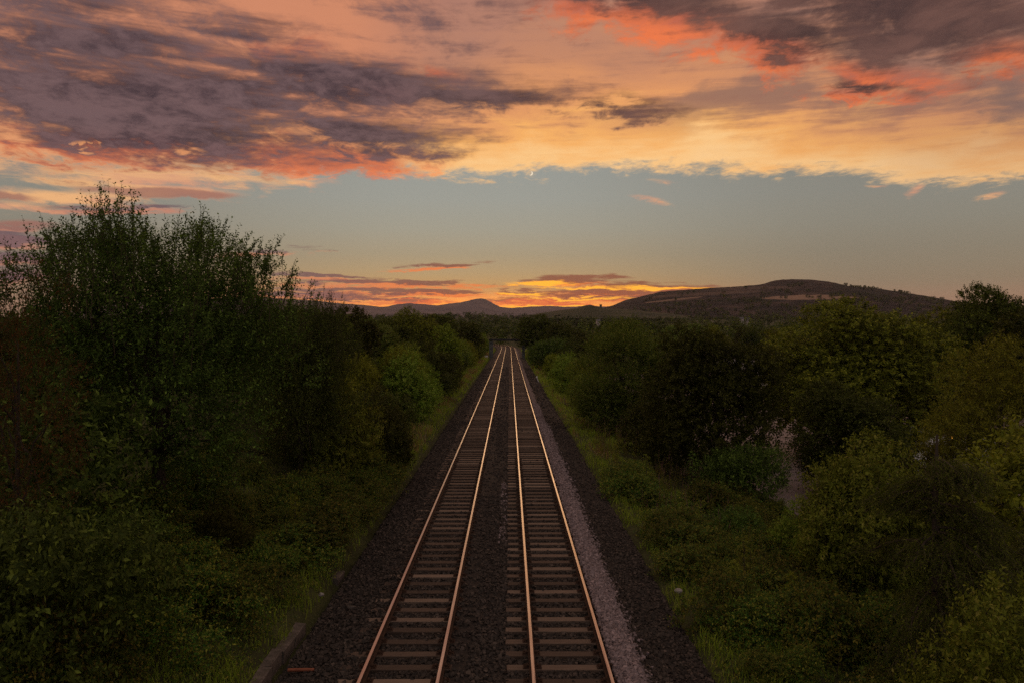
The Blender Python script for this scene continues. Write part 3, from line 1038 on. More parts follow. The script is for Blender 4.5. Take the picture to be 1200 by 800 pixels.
# leaders rising out of the dome, forked and leafy, in uneven tufts
ns = 210
tuft = rng.integers(0, 34, ns)
ta, tr_ = rng.uniform(0, 6.28, 34), 4.4 * np.sqrt(rng.random(34))
sx, sy = tr_[tuft] * np.cos(ta[tuft]) + rng.normal(0, 0.42, ns), tr_[tuft] * np.sin(ta[tuft]) + rng.normal(0, 0.42, ns)
rr = np.hypot(sx, sy)
dome = 4.4 + 4.0 * np.sqrt(np.clip(1 - (rr / 5.0) ** 2, 0, 1))
prof = np.interp(sx, [-4.6, -3.8, -2.9, -1.9, -1.2, -0.4, 0.6, 1.5, 2.3, 3.2, 4.2, 4.8], [0.2, 0.7, 1.1, 0.75, 0.6, 1.1, 1.15, 0.6, 0.9, 0.7, 0.6, 0.3])
sb = np.stack([sx, sy, dome - 0.95], -1)
sd = unit(np.stack([sx * 0.07, sy * 0.07, np.ones(ns)], -1) + rng.normal(0, 0.17, (ns, 3)))
sl = (0.8 + 1.05 * prof) * rng.uniform(0.55, 1.15, ns)
parts.append(sprays(sb, sd, sl, 26, 0.105, rng, -0.02, 0.5, 0.7, 0.15, 0.011, 0.9, first=0.25))
k = 7
tt = rng.uniform(0.15, 0.85, (ns, k))
b2 = (sb[:, None] + sd[:, None] * (sl[:, None] * tt)[..., None]).reshape(-1, 3)
d2 = (sd[:, None] * 0.8 + rng.normal(0, 0.55, (ns, k, 3)) * [1, 1, 0.4]).reshape(-1, 3)
parts.append(sprays(b2, d2, (sl[:, None] * 0.42 * (1.1 - tt)).ravel() + 0.12, 10, 0.11, rng, -0.05, 0.52, 0.6, 0.2, 0.006))
sallow_crown = crown('crown', parts, [M['sallow'], M['stem']])
sallow_trunk = trunk_mesh(rng, 6.5, 0.22, lb, 18)
fit('sallow_tree', 'tall dark sallow with upright leafy shoots against the sky, left of the line', 'tree', sallow_crown, sallow_trunk, 26, 338, 24, 247)

# --- reddish rowan at the left edge, close to the camera
rng = np.random.default_rng(102)


def pinnate(rng, p, d, ln, pairs, leaf, droop):
    """compound leaves: a midrib with leaflets in two rows"""
    n = len(p)
    out = []
    V, G = sprays(p, d, ln, pairs * 2, leaf, rng, droop, 0.34, 0.45, 0.6, 0.003, 1.0)
    return V, G


lb = lobes_in(rng, 26, (0, 0, 4.0), (1.9, 1.9, 3.3), (0.45, 0.8), -0.7)
p, d = on_lobes(rng, 1500, lb, (0, 0, 3.5), 0.25)
parts = [pinnate(rng, p, d, rng.uniform(0.3, 0.55, 1500), 7, 0.085, 0.25)]
ns = 26
sb = np.stack([rng.uniform(-1.2, 1.2, ns), rng.uniform(-1.2, 1.2, ns), rng.uniform(6.0, 6.8, ns)], -1)
parts.append(sprays(sb, rng.normal(0, 0.2, (ns, 3)) + [0, 0, 1], rng.uniform(0.5, 1.0, ns), 16, 0.09, rng, 0.0, 0.35, 0.7, 0.2, 0.006))
rowan_crown = crown('crown', parts, [M['rowan'], M['stem']])
rowan_trunk = trunk_mesh(rng, 5.6, 0.09, lb, 12)
fit('rowan_tree', 'russet tinged young rowan at the left edge, in front of the tall sallow', 'tree', rowan_crown, rowan_trunk, -45, 95, 15.5, 300)

# --- round broadleaf on the right
rng = np.random.default_rng(103)
me, lb = make_crown(rng, (0, 0, 6.2), (6.0, 5.8, 5.6), 80, (1.1, 2.0), 8600, 11, 0.24, (0.4, 0.8), M['oak'], 0.12, 0.6, 0.3, low=-0.75, lift=0.4, outw=1.3)
fit('broadleaf_tree', 'large round crowned tree with gold tinged top below the moorland hill', 'tree', me, trunk_mesh(rng, 8.0, 0.34, lb, 16), 893, 1100, 60, 352, 0.4)
oak_me, oak_tr = me, None

# --- feathery pale willow right of the line
rng = np.random.default_rng(104)
lb = lobes_in(rng, 62, (0, 0, 3.6), (3.2, 3.0, 3.9), (0.6, 1.15), -0.95)
p, d = on_lobes(rng, 5200, lb, (0, 0, 2.5), 0.8)
me = crown('crown', [sprays(p, d, rng.uniform(0.5, 1.2, 5200), 12, 0.22, rng, 0.15, 0.27, 0.9, 0.3, 0.0, 0.7)], [M['willow'], M['stem']])
willow_me, willow_tr = me, trunk_mesh(rng, 5.5, 0.16, lb, 14)
fit('willow_tree', 'feathery grey green willow standing alone right of the pale ballast', 'tree', me, willow_tr, 674, 788, 60, 374)

# --- dark hawthorn beside it
rng = np.random.default_rng(105)
me, lb = make_crown(rng, (0, 0, 3.5), (3.3, 3.1, 3.7), 80, (0.5, 1.0), 5600, 12, 0.16, (0.35, 0.75), M['hawthorn'], 0.18, 0.55, 0.25, low=-0.85)
haw_me, haw_tr = me, trunk_mesh(rng, 5.0, 0.16, lb, 16)
fit('hawthorn_tree', 'broad dusky hawthorn between the feathery willow and the pale yard', 'tree', me, haw_tr, 758, 912, 44, 383)

# --- yellowish ash at the right edge
rng = np.random.default_rng(106)
lb = lobes_in(rng, 56, (0, 0, 4.4), (3.1, 3.0, 4.0), (0.5, 1.0), -0.85)
p, d = on_lobes(rng, 3600, lb, (0, 0, 4.0), 0.2)
ash_me = crown('crown', [pinnate(rng, p, d, rng.uniform(0.4, 0.8, 3600), 7, 0.15, 0.3)], [M['ash'], M['stem']])
ash_tr = trunk_mesh(rng, 6.5, 0.15, lb, 16)
fit('ash_tree', 'thin yellowish ash with open sprays at the right edge of the view', 'tree', ash_me, ash_tr, 1082, 1275, 32, 396, 0.3)

# --- low drooping birch in front of the round tree
rng = np.random.default_rng(107)
me, lb = make_crown(rng, (0, 0, 3.0), (2.8, 2.6, 3.0), 52, (0.5, 0.9), 3600, 12, 0.17, (0.5, 1.0), M['hawthorn'], 0.5, 0.5, 0.1, low=-0.7)
fit('birch_tree', 'drooping brownish birch in front of the large round crowned tree', 'tree', me, trunk_mesh(rng, 4.6, 0.12, lb, 12), 930, 1060, 47, 446)
birch_me = me

# --- bright elder bush
rng = np.random.default_rng(108)
me, lb = make_crown(rng, (0, 0, 1.9), (2.1, 2.0, 2.2), 54, (0.4, 0.7), 3600, 11, 0.14, (0.3, 0.6), M['fresh'], 0.12, 0.5, 0.35, low=-0.8)
elder_me, elder_tr = me, trunk_mesh(rng, 2.8, 0.07, lb, 12)
fit('elder_bush', 'bright green rounded bush on the right bank in front of the pale yard', 'bush', me, elder_tr, 938, 1102, 25, 508, part='foliage', stem='stems')

# --- yew with layered drooping sprays
rng = np.random.default_rng(109)
n_l = 46
zz = rng.uniform(0.3, 3.7, n_l)
aa = rng.uniform(0, 6.28, n_l)
ln_b = (1.9 - 0.36 * zz) * rng.uniform(0.7, 1.1, n_l)
parts, brs = [], MB()
for z, a, l in zip(zz, aa, ln_b):
    dv = np.array([np.cos(a), np.sin(a), 0.0])
    t = rng.random(150) ** 0.7
    wob = rng.normal(0, 0.16, (150, 3)) * [1, 1, 0.35]
    c = dv * (t * l)[:, None] + [0, 0, z] + np.array([0, 0, 1.0]) * (0.25 * t - 0.55 * t * t)[:, None] * l + wob
    dd = dv * 0.9 + rng.normal(0, 0.55, (150, 3)) * [1, 1, 0.3] + [0, 0, -0.25]
    parts.append(sprays(c, dd, rng.uniform(0.15, 0.36, 150), 12, 0.055, rng, 0.5, 0.26, 0.8, 0.6, 0.003, 0.9))
    tt = np.linspace(0, 1, 5)
    brs.tube(dv * (tt * l)[:, None] + [0, 0, z] + np.array([0, 0, 1.0]) * (0.25 * tt - 0.55 * tt * tt)[:, None] * l, 0.03 * (1 - 0.7 * tt), 5, cap=False)
brs.tube([(0, 0, -0.3), (0.03, 0, 1.5), (0, 0.02, 3.0), (0, 0, 4.1)], [0.10, 0.08, 0.05, 0.015], 7)
yew_me = crown('crown', parts, [M['yew'], M['stem']])
yew_tr = brs.build('trunk', M['bark'], True)
fit('yew_tree', 'yew with layered drooping sprays low on the right bank', 'tree', yew_me, yew_tr, 1025, 1210, 17.5, 538, 0.5)
dup(bpy.data.objects['yew_tree'], at(1225, 19.5), 2.4, 1.15, 'taller drooping yew cut off by the right edge of the view')

# ---------------------------------------------------------------- shared kinds for the mid distance
rng = np.random.default_rng(120)
MID = []
for (rad, c, mat, leaf, ln) in (((3.6, 3.6, 3.9), 5.6, 'wood', 0.34, (0.6, 1.1)), ((3.2, 3.0, 4.6), 5.8, 'oak', 0.32, (0.6, 1.1)), ((4.2, 4.0, 3.6), 5.2, 'hawthorn', 0.32, (0.6, 1.0)),
                               ((2.6, 2.6, 5.0), 6.0, 'wood', 0.32, (0.6, 1.2)), ((3.4, 3.2, 4.0), 5.4, 'willow', 0.32, (0.7, 1.3))):
    c -= 0.9
    rad = (rad[0], rad[1], rad[2] + 0.5)
    me, lb = make_crown(rng, (0, 0, c), rad, 64, (0.7, 1.35), 2600, 9, leaf * 0.85, (ln[0] * 0.7, ln[1] * 0.75), M[mat], 0.12, 0.58, 0.2, low=-0.9, lift=0.35, outw=1.6)
    MID.append((me, trunk_mesh(rng, c + 1.5, 0.2, lb, 9), c + rad[2] + 0.45))
BUSH = []
for (rad, c, mat, leaf) in (((2.3, 2.3, 1.9), 1.5, 'hawthorn', 0.17), ((2.0, 2.1, 2.1), 1.7, 'fresh', 0.17), ((2.4, 2.2, 1.8), 1.4, 'sallow', 0.16), ((2.2, 2.0, 2.2), 1.7, 'ash', 0.16)):
    me, lb = make_crown(rng, (0, 0, c), rad, 36, (0.4, 0.8), 1600, 10, leaf, (0.35, 0.7), M[mat], 0.12, 0.5, 0.3, low=-0.85, lift=0.35, outw=1.2)
    BUSH.append((me, trunk_mesh(rng, c + 0.6, 0.05, lb, 8), c + rad[2] + 0.25))
BRAM = []
for q in range(3):
    lbq = lobes_in(rng, 16, (0, 0, 0.35), (1.1, 1.1, 0.65), (0.22, 0.45), -0.5)
    p, d = on_lobes(rng, 620, lbq, (0, 0, 0), 0.4)
    me = crown('foliage', [sprays(p, d, rng.uniform(0.2, 0.5, 620), 11, 0.085, rng, 0.35, 0.6, 0.5, 0.6, 0.003)], [M['bramble'], M['stem']])
    BRAM.append(me)


def mid_tree(kind, px, d, top_py, label, name='bushy_tree', cat='tree', rz=0.0, wide=1.0, group=None, bank=MID, part='crown', stem='trunk'):
    """one of the shared kinds, sized so that its top reaches the given height above the rails"""
    x, y, z = at(px, d)
    me, tr, h = bank[kind]
    s = (CAM_H + (CY - top_py) / F_PX * d - z) / h
    return tree(name, label, cat, me, tr, (x, y, z), rz, (s * wide, s * wide, s), group, part, stem)


# trees and bushes one can pick out, left of the line
fit('sallow_shrub', 'lower sallow leaning against the right side of the tall sallow', 'shrub', sallow_crown, sallow_trunk, 296, 414, 33, 347, 2.0)
mid_tree(0, 398, 60, 352, 'dark tree left of the line whose tip stands against the low pink clouds', 'dark_tree', rz=2.0)
mid_tree(0, 330, 44, 352, 'dark tree half hidden behind the tall sallow', 'dark_tree', rz=0.7)
mid_tree(2, 446, 38, 466, 'dark low bush nearest the left track, beside the grass verge', 'dark_bush', 'bush', 0.3, 0.8, bank=BUSH, part='foliage', stem='stems')
bpy.data.objects['dark_bush'].children[0].data = BUSH[0][0]
mid_tree(3, 425, 48, 410, 'olive green bush behind the dark low bush, left verge', 'green_bush', 'bush', 1.1, 0.72, bank=BUSH, part='foliage', stem='stems')
mid_tree(1, 400, 34, 452, 'bright green bush tucked under the tall sallow beside the verge', 'green_bush', 'bush', 2.0, 0.8, bank=BUSH, part='foliage', stem='stems')
mid_tree(3, 470, 60, 404, 'bright olive bush in the middle of the left lineside row', 'green_bush', 'bush', 0.4, 0.66, bank=BUSH, part='foliage', stem='stems')
mid_tree(2, 490, 74, 388, 'rounded dark tree behind the olive bush of the left lineside row', 'rounded_tree', rz=0.5, wide=0.95)
mid_tree(1, 497, 70, 425, 'small leafy bush at the foot of the left lineside row', 'green_bush', 'bush', 1.7, 0.8, bank=BUSH, part='foliage', stem='stems')
mid_tree(1, 522, 104, 380, 'upright tree near the far end of the left lineside row', 'upright_tree', rz=2.2)
mid_tree(3, 535, 125, 412, 'last pale bush of the left lineside row before the bridge', 'green_bush', 'bush', 0.9, 0.85, bank=BUSH, part='foliage', stem='stems')
mid_tree(0, 548, 165, 374, 'dark tree overhanging the left end of the low bridge', 'dark_tree', rz=4.0)
mid_tree(2, 443, 84, 374, 'broad dark tree in the second row behind the left lineside bushes', 'broad_tree', rz=2.6)
mid_tree(1, 478, 110, 360, 'tall rounded tree breaking the skyline left of the pointed hill', 'rounded_tree', rz=1.1)
mid_tree(0, 516, 150, 366, 'wide tree on the skyline in front of the pointed hill', 'wide_tree', rz=5.1)
mid_tree(4, 420, 70, 380, 'pale green tree behind the olive bush, left of the line', 'pale_tree', rz=0.2)
# ... and right of it
mid_tree(1, 663, 96, 414, 'bright bush beside the right verge, in front of the round dark shrubs', 'green_bush', 'bush', 0.0, 0.85, bank=BUSH, part='foliage', stem='stems')
mid_tree(3, 650, 125, 412, 'yellow green bush farther along the right verge, short of the bridge', 'green_bush', 'bush', 1.3, 0.8, bank=BUSH, part='foliage', stem='stems')
mid_tree(1, 682, 78, 440, 'bright bush at the left foot of the feathery willow', 'green_bush', 'bush', 2.3, 0.8, bank=BUSH, part='foliage', stem='stems')
mid_tree(2, 645, 150, 391, 'round dark shrub right of the line, left one of a pair', 'round_shrub', 'shrub', 0.3, 0.8, bank=BUSH, part='foliage', stem='stems')
mid_tree(0, 664, 145, 402, 'round dark shrub right of the line, right one of a pair', 'round_shrub', 'shrub', 2.3, 0.7, bank=BUSH, part='foliage', stem='stems')
mid_tree(0, 628, 205, 365, 'tall dark tree at the right end of the low bridge', 'tall_tree', rz=1.6, wide=1.0)
mid_tree(3, 655, 175, 370, 'slender dark tree behind the pair of round shrubs', 'slender_tree', rz=2.6)
fit('dense_tree', 'dense dark tree rising above the skyline near the right edge', 'tree', oak_me, MID[2][1], 1094, 1222, 76, 336, 0.8)
dense = bpy.data.objects['dense_tree'].children[0]      # same leaves, darker kind
dense.material_slots[0].link = 'OBJECT'
dense.material_slots[0].material = M['wood']
mid_tree(1, 1105, 84, 361, 'dark tree between the large round tree and the dense one at the right edge', 'dark_tree', rz=3.8)
mid_tree(0, 1225, 64, 345, 'dark tree cut off by the right edge of the view', 'dark_tree', rz=1.9)
mid_tree(0, 1090, 64, 430, 'low dark tree standing in the yard behind the ash', 'dark_tree', rz=5.2, wide=1.5)
mid_tree(2, 873, 40, 508, 'low dusky bush at the right foot of the broad hawthorn', 'dark_bush', 'bush', 0.3, 0.8, bank=BUSH, part='foliage', stem='stems')
mid_tree(0, 775, 50, 455, 'dark bush in the gap between the feathery willow and the hawthorn', 'dark_bush', 'bush', 1.3, 0.85, bank=BUSH, part='foliage', stem='stems')
mid_tree(2, 860, 30, 590, 'low grey green bush among the tall herbs of the right bank', 'green_bush', 'bush', 2.0, 1.0, bank=BUSH, part='foliage', stem='stems')
mid_tree(1, 946, 27, 590, 'fresh green bush left of the rounded bright bush on the right bank', 'green_bush', 'bush', 2.0, 0.8, bank=BUSH, part='foliage', stem='stems')
mid_tree(0, 1085, 29, 540, 'dark bush in front of the yellowish ash', 'dark_bush', 'bush', 3.0, 0.9, bank=BUSH, part='foliage', stem='stems')
mid_tree(1, 1175, 13.6, 690, 'fresh green bush in the bottom right corner', 'green_bush', 'bush', 0.4, 0.8, bank=BUSH, part='foliage', stem='stems')
mid_tree(3, 1205, 26, 480, 'olive bush behind the yews at the right edge', 'green_bush', 'bush', 3.4, 1.0, bank=BUSH, part='foliage', stem='stems')
# left foreground
mid_tree(2, 20, 13.5, 560, 'dark bush in the lower left, in front of the russet rowan', 'dark_bush', 'bush', 0.4, 0.8, bank=BUSH, part='foliage', stem='stems')
mid_tree(2, 110, 16.5, 590, 'dark grey green bush at the foot of the tall sallow, lower left', 'dark_bush', 'bush', 1.9, 0.9, bank=BUSH, part='foliage', stem='stems')
mid_tree(0, 255, 21, 590, 'shadowy bush under the tall sallow above the concrete edging', 'dark_bush', 'bush', 1.2, 0.9, bank=BUSH, part='foliage', stem='stems')
mid_tree(2, -20, 19, 420, 'dark bush at the left edge behind the russet rowan', 'dark_bush', 'bush', 3.2, 1.0, bank=BUSH, part='foliage', stem='stems')
mid_tree(0, 20, 30, 345, 'dark tree at the left edge behind the russet rowan', 'dark_tree', rz=2.9)

# the continuous row of bushes along either verge
rng = np.random.default_rng(125)
for sgn, label, group in ((-1, 'bush in the unbroken lineside row left of the tracks', 'lineside bushes left of the tracks'),
                          (1, 'bush in the lineside row right of the tracks beyond the feathery willow', 'lineside bushes right of the tracks')):
    first = {}
    tone = ('dusky brownish green', 'bright fresh green', 'dark grey green', 'yellowish olive')
    for s0 in (np.arange(36, 235, 4.6) if sgn < 0 else np.arange(66, 235, 5.5)):
        s = s0 + rng.uniform(-1, 1)
        u = -rng.uniform(7.7, 10.4) if sgn < 0 else rng.uniform(7.2, 11.0)
        x, y = (float(v) for v in on_path(s, u))
        q = rng.uniform(0.65, 1.25)
        kind = int(rng.choice(4, p=[0.25, 0.3, 0.2, 0.25]))
        z = float(ground_z(x, y)) - 0.1
        if kind not in first:
            first[kind] = tree('lineside_bush', tone[kind] + ' ' + label, 'bush', BUSH[kind][0], BUSH[kind][1], (x, y, z), 0.5, q, group, 'foliage', 'stems')
        else:
            o = dup(first[kind], (x, y, z), rng.uniform(0, 6.28), (q, q, q * rng.uniform(0.8, 1.2)))

# ---------------------------------------------------------------- brambles and saplings on the banks
rng = np.random.default_rng(130)
first = None
LOWS = [(' stretch bramble on the left bank, low and dark leaved', 'brambles on the left bank', -1),
        (' stretch bramble on the right bank, low and dark leaved', 'brambles on the right bank', 1)]
for label, group, sgn in LOWS:
    first = {}
    k = 0
    while k < (104 if sgn < 0 else 96):
        d = 12.5 + 26 * rng.random() ** 1.2
        x = -5.75 - 7.5 * rng.random() ** 1.5 if sgn < 0 else 5.3 + 7.5 * rng.random() ** 1.3
        px = CX + x / d * F_PX
        if px < -60 or px > 1260 or (sgn < 0 and d < 23 and x > -6.3):
            continue
        k += 1
        s = rng.uniform(0.6, 1.15)
        z = float(ground_z(x, d))
        rz = rng.uniform(0, 6.28)
        q = 0 if d < 20 else 1 if d < 28 else 2
        if q not in first:
            first[q] = thing('bramble', ('nearest', 'middle', 'farther')[q] + label, 'bramble', (x, d, z), rz, group, s)
            link('foliage', BRAM[q], first[q])
        else:
            dup(first[q], (x, d, z), rz, (s, s, s * rng.uniform(0.7, 1.2)))

rng = np.random.default_rng(131)


def sapling(px, d, h, label, mat, seed, n=34, leaf=0.09):
    rng = np.random.default_rng(seed)
    x, y, z = at(px, d)
    t = thing('sapling', label, 'sapling', (x, y, z - 0.05))
    zz = np.linspace(0.18, 1.0, n) * h
    a = np.arange(n) * 2.4
    b = np.stack([0.01 * np.cos(a), 0.01 * np.sin(a), zz], -1)
    dv = np.stack([np.cos(a), np.sin(a), 0.25 + 0.5 * (zz / h) ** 3], -1)
    link('leaves', crown('leaves', [sprays(b, dv, (0.62 - 0.42 * zz / h) * min(1.0, h / 2), 14, leaf, rng, 0.35, 0.36, 0.5, 0.8, 0.004)], [M[mat], M['stem']]), t)
    sb = MB()
    sb.tube([(0, 0, 0), (0.02, 0.0, h * 0.5), (0, 0.02, h)], [0.022, 0.016, 0.006], 6)
    link('stem', sb.build('stem', M['stem'], True), t)


sapling(873, 20.5, 2.0, 'pale green rowan sapling standing clear on the right bank', 'fresh', 1, 38)
sapling(862, 21.5, 1.2, 'shorter sapling close left of the pale green rowan sapling', 'herb', 2)
sapling(930, 20, 1.4, 'thin sapling between the pale rowan sapling and the yew', 'ash', 3)
sapling(758, 36, 2.1, 'light green sapling among the tall herbs below the hawthorn', 'fresh', 4)
sapling(812, 40, 2.3, 'grey green sapling in front of the hawthorn', 'willow', 5)
sapling(722, 40, 1.7, 'small sapling in front of the feathery willow by the straw grass', 'herb', 6)
sapling(95, 14.2, 2.2, 'pale leaved sapling in the lower left among the brambles', 'willow', 7, 40)
sapling(345, 25, 1.4, 'yellow green sapling by the edging on the left bank', 'ash', 8)

# ---------------------------------------------------------------- grass, straw and tall herbs
def blades(name, pts, h, w, mat, rng, lean=0.35):
    n = len(pts)
    h = np.broadcast_to(h, (n,)) * rng.uniform(0.6, 1.2, n)
    a = rng.uniform(0, 6.28, n)
    side = np.stack([np.cos(a), np.sin(a), 0 * a], -1) * np.broadcast_to(w, (n,))[:, None]
    bend = rng.normal(0, lean, (n, 3)) * [1, 1, 0]
    mid = pts + np.array([0, 0, 0.55]) * h[:, None] + bend * h[:, None] * 0.3
    tip = pts + np.array([0, 0, 1.0]) * h[:, None] * (1 - 0.25 * np.linalg.norm(bend, axis=1)[:, None]) + bend * h[:, None]
    V = np.stack([pts - side, pts + side, mid + side * 0.7, mid - side * 0.7, tip], 1).reshape(-1, 3)
    i = np.arange(n)[:, None] * 5
    return struct(name, mk(name, V, [(i + [0, 1, 2, 3], 0), (i + [3, 2, 4], 0)], [mat]), 'stuff')


def verge(n, s0, s1, u0, u1, power=1.6, thresh=-0.15, seed=40):
    s = s0 + (s1 - s0) * rng.random(n) ** power
    u = rng.uniform(u0, u1, n)
    k = vnoise(u * 0.7, s * 0.35, seed) + 0.4 * vnoise(u * 2.3, s * 1.2, seed + 1) > thresh
    s, u = s[k], u[k]
    x, y = on_path(s, u)
    return np.stack([x, y, ground_z(x, y) - 0.03], -1), s


rng = np.random.default_rng(140)
Ps, Ss = [], []
for a in ((34000, 14, 300, -8.6, -5.1, 2.2, -0.7, 40), (34000, 14, 300, 4.2, 8.5, 2.2, -0.6, 44), (5000, 14, 40, 8, 14, 1.2, -0.3, 44), (5000, 14, 40, -14, -8, 1.2, -0.2, 42)):
    p, s = verge(*a)
    Ps.append(p)
    Ss.append(s)
Ps, Ss = np.concatenate(Ps), np.concatenate(Ss)
kf = (Ss < 290)
Ps, Ss = Ps[kf], Ss[kf]
blades('grass', Ps, (0.26 + 0.0012 * Ss) * (1.0 + 0.75 * vnoise(Ps[:, 0] * 1.3, Ps[:, 1] * 0.9, 77)), 0.006 + 0.00022 * Ss, M['grass'], rng)
p1, s1 = verge(4200, 45, 280, -6.6, -5.3, 1.4, 0.1, 50)
p2, s2 = verge(3600, 45, 280, 4.4, 6.2, 1.4, 0.3, 54)
p3, s3 = verge(2200, 22, 45, 5.5, 9.5, 1.0, 0.1, 58)
P_, S_ = np.concatenate([p1, p2, p3]), np.concatenate([s1, s2, s3])
blades('dry_grass', P_, 0.5 + 0.0015 * S_, 0.004 + 0.00022 * S_, M['straw'], rng, 0.25)
# tall herbs (willowherb) in the hollow of the right bank
n = 1500
s = 17 + 60 * rng.random(n) ** 1.4
u = rng.uniform(5.3, 12.0, n)
k = vnoise(u * 0.6, s * 0.3, 62) > -0.1
s, u = s[k], u[k]
n = len(s)
x, y = on_path(s, u)
b = np.stack([x, y, ground_z(x, y)], -1)
hgt = rng.uniform(0.5, 1.7, n) * np.clip((u - 4.3) / 3, 0.35, 1)
dv = rng.normal(0, 0.10, (n, 3)) + [0, 0, 1]
V, G = sprays(b, dv, hgt, 20, 0.16, rng, 0.0, 0.22, 0.55, 0.3, 0.008, 0.9)
struct('tall_herbs', mk('tall_herbs', V, G, [M['herb'], M['stem']]), 'stuff')
k = (u < 8.5) & (s > 28)
tip = b[k] + unit(dv[k]) * hgt[k][:, None]
V, G = sprays(tip, dv[k], np.full(k.sum(), 0.35), 18, 0.045, rng, 0.0, 0.6, 0.5, 0.3, 0.004, 0.8)
struct('herb_flowers', mk('herb_flowers', V, G, [M['flower'], M['stem']]), 'stuff')
# leaf litter and low leaves that cover the bank's soil
n = 7000
s = 13 + 32 * rng.random(n) ** 1.3
sg = np.where(rng.random(n) < 0.5, -1, 1)
u = np.where(sg < 0, rng.uniform(-15, -5.3, n), rng.uniform(4.6, 15, n))
k = rng.random(n) < 0.35                # thicker along the ballast's edge
u = np.where(k, np.where(sg < 0, rng.uniform(-6.5, -5.3, n), rng.uniform(4.5, 5.6, n)), u)
x, y = on_path(s, u)
b = np.stack([x, y, ground_z(x, y)], -1)
V, G = sprays(b, rng.normal(0, 0.6, (n, 3)) + [0, 0, 0.7], rng.uniform(0.12, 0.4, n), 6, 0.085, rng, 0.3, 0.55, 0.4, 0.8)
struct('undergrowth', mk('undergrowth', V, G, [M['bramble'], M['stem']]), 'stuff')

# ---------------------------------------------------------------- the woods in the valley
rng = np.random.default_rng(150)
SKY_PX = [-400, -100, 0, 330, 360, 400, 440, 470, 500, 560, 600, 625, 650, 690, 760, 850, 900, 1050, 1100, 1150, 1250, 1500]
SKY_PY = [330, 350, 356, 358, 358, 362, 368, 364, 366, 369, 373, 367, 371, 377, 376, 374, 372, 371, 364, 352, 345, 340]
placed = []
count = 0
WTONE = ('rounded dark green woodland tree', 'tall oval golden green woodland tree', 'broad dusky woodland tree', 'slim dark woodland tree', 'pale grey green woodland tree')
WHERE = {-1: ' in the wood behind the left lineside row', 1: ' in the valley wood right of the tracks'}
proto = {}
tries = 0
while count < 250 and tries < 9000:
    tries += 1
    d = 45 + 360 * rng.random() ** 1.15
    px = rng.uniform(-60, 1260)
    x = (px - CX) / F_PX * d
    cx = float(path(min(d, 540))[0])
    u = x - cx
    if abs(u) < 9.5 + 0.012 * d or (d > 285 and -45 < u < 8 + 0.02 * d):
        continue
    if 12 < u < 75 and d < 175 and px < 1075:       # the yard stays open
        continue
    if u > 0 and d < 90:
        continue
    if any((x - a) ** 2 + (d - b) ** 2 < (4.4 + 0.006 * d) ** 2 for a, b in placed):
        continue
    z = float(ground_z(x, d))
    zmax = CAM_H + (CY - np.interp(px, SKY_PX, SKY_PY) - 1) / F_PX * d
    kind = int(rng.integers(5)) if rng.random() < 0.8 else 0
    h = min(zmax - z, rng.uniform(9, 14)) * rng.uniform(0.80, 1.0)
    if h < 3:
        continue
    s = h / MID[kind][2]
    side = -1 if u < 0 else 1
    w = max(s, 0.75) * rng.uniform(0.95, 1.25)
    placed.append((x, d))
    count += 1
    key = (side, kind, d > 190)
    if key not in proto:
        proto[key] = tree('woodland_tree', WTONE[kind] + (' far off' if d > 190 else ' near') + WHERE[side], 'tree', MID[kind][0], MID[kind][1], (x, d, z), rng.uniform(0, 6.28), (w, w, s),
                           'trees of the wood left of the line' if side < 0 else 'trees of the valley wood right of the line')
    else:
        dup(proto[key], (x, d, z), rng.uniform(0, 6.28), (w, w, s))


def far_wood(name, n, d0, d1, clumps, leaf, mat, rng, power, keep=None):
    pos, sc = [], []
    tot = 0
    while tot < n:
        d = d0 + (d1 - d0) * rng.random() ** power
        px = rng.uniform(150, 1280)
        x = (px - CX) / F_PX * d
        if keep is not None and not keep(px, x, d):
            continue
        pos.append((x, d, float(ground_z(x, d))))
        sc.append(rng.uniform(5.5, 10.5))
        tot += 1
    pos, sc = np.array(pos), np.array(sc)
    c = np.repeat(pos, clumps, 0)
    s = np.repeat(sc, clumps)
    v = unit(rng.normal(size=(n * clumps, 3)) + [0, 0, 0.35])
    lob = np.repeat(rng.normal(0, 0.28, (n, 5, 3)), -(-clumps // 5), 1)[:, :clumps].reshape(-1, 3)
    cp = c + np.array([0, 0, 1.0]) * (s * 0.62)[:, None] + (lob + v * 0.34 * [1, 1, 0.95]) * s[:, None] * np.array([0.95, 0.95, 1.0])
    nv = unit(v + rng.normal(0, 0.22, v.shape))
    a = unit(np.cross(nv, rng.normal(size=v.shape)))
    b = np.cross(nv, a)
    q = (leaf * s * rng.uniform(0.6, 1.3, len(s)))[:, None]
    V = np.stack([cp - a * q, cp + b * q * 0.7 + nv * q * 0.2, cp + a * q, cp - b * q * 0.7], 1).reshape(-1, 3)
    i = np.arange(len(cp))[:, None] * 4
    me = mk(name, V, [(np.concatenate([i + [0, 1, 2], i + [0, 2, 3]]), 0)], [mat])
    tn = me.attributes.new('tint', 'FLOAT', 'POINT')
    tn.data.foreach_set('value', np.repeat(rng.random(n), clumps * 4).astype(np.float32))
    return struct(name, me, 'stuff')


far_wood('valley_wood', 700, 330, 900, 130, 0.095, M['wood_far'], rng, 1.0, lambda px, x, d: not (d < 560 and -50 < x - float(path(min(d, 540))[0]) < 12))
far_wood('distant_wood', 1900, 850, 2300, 50, 0.145, M['wood_far'], rng, 0.8)


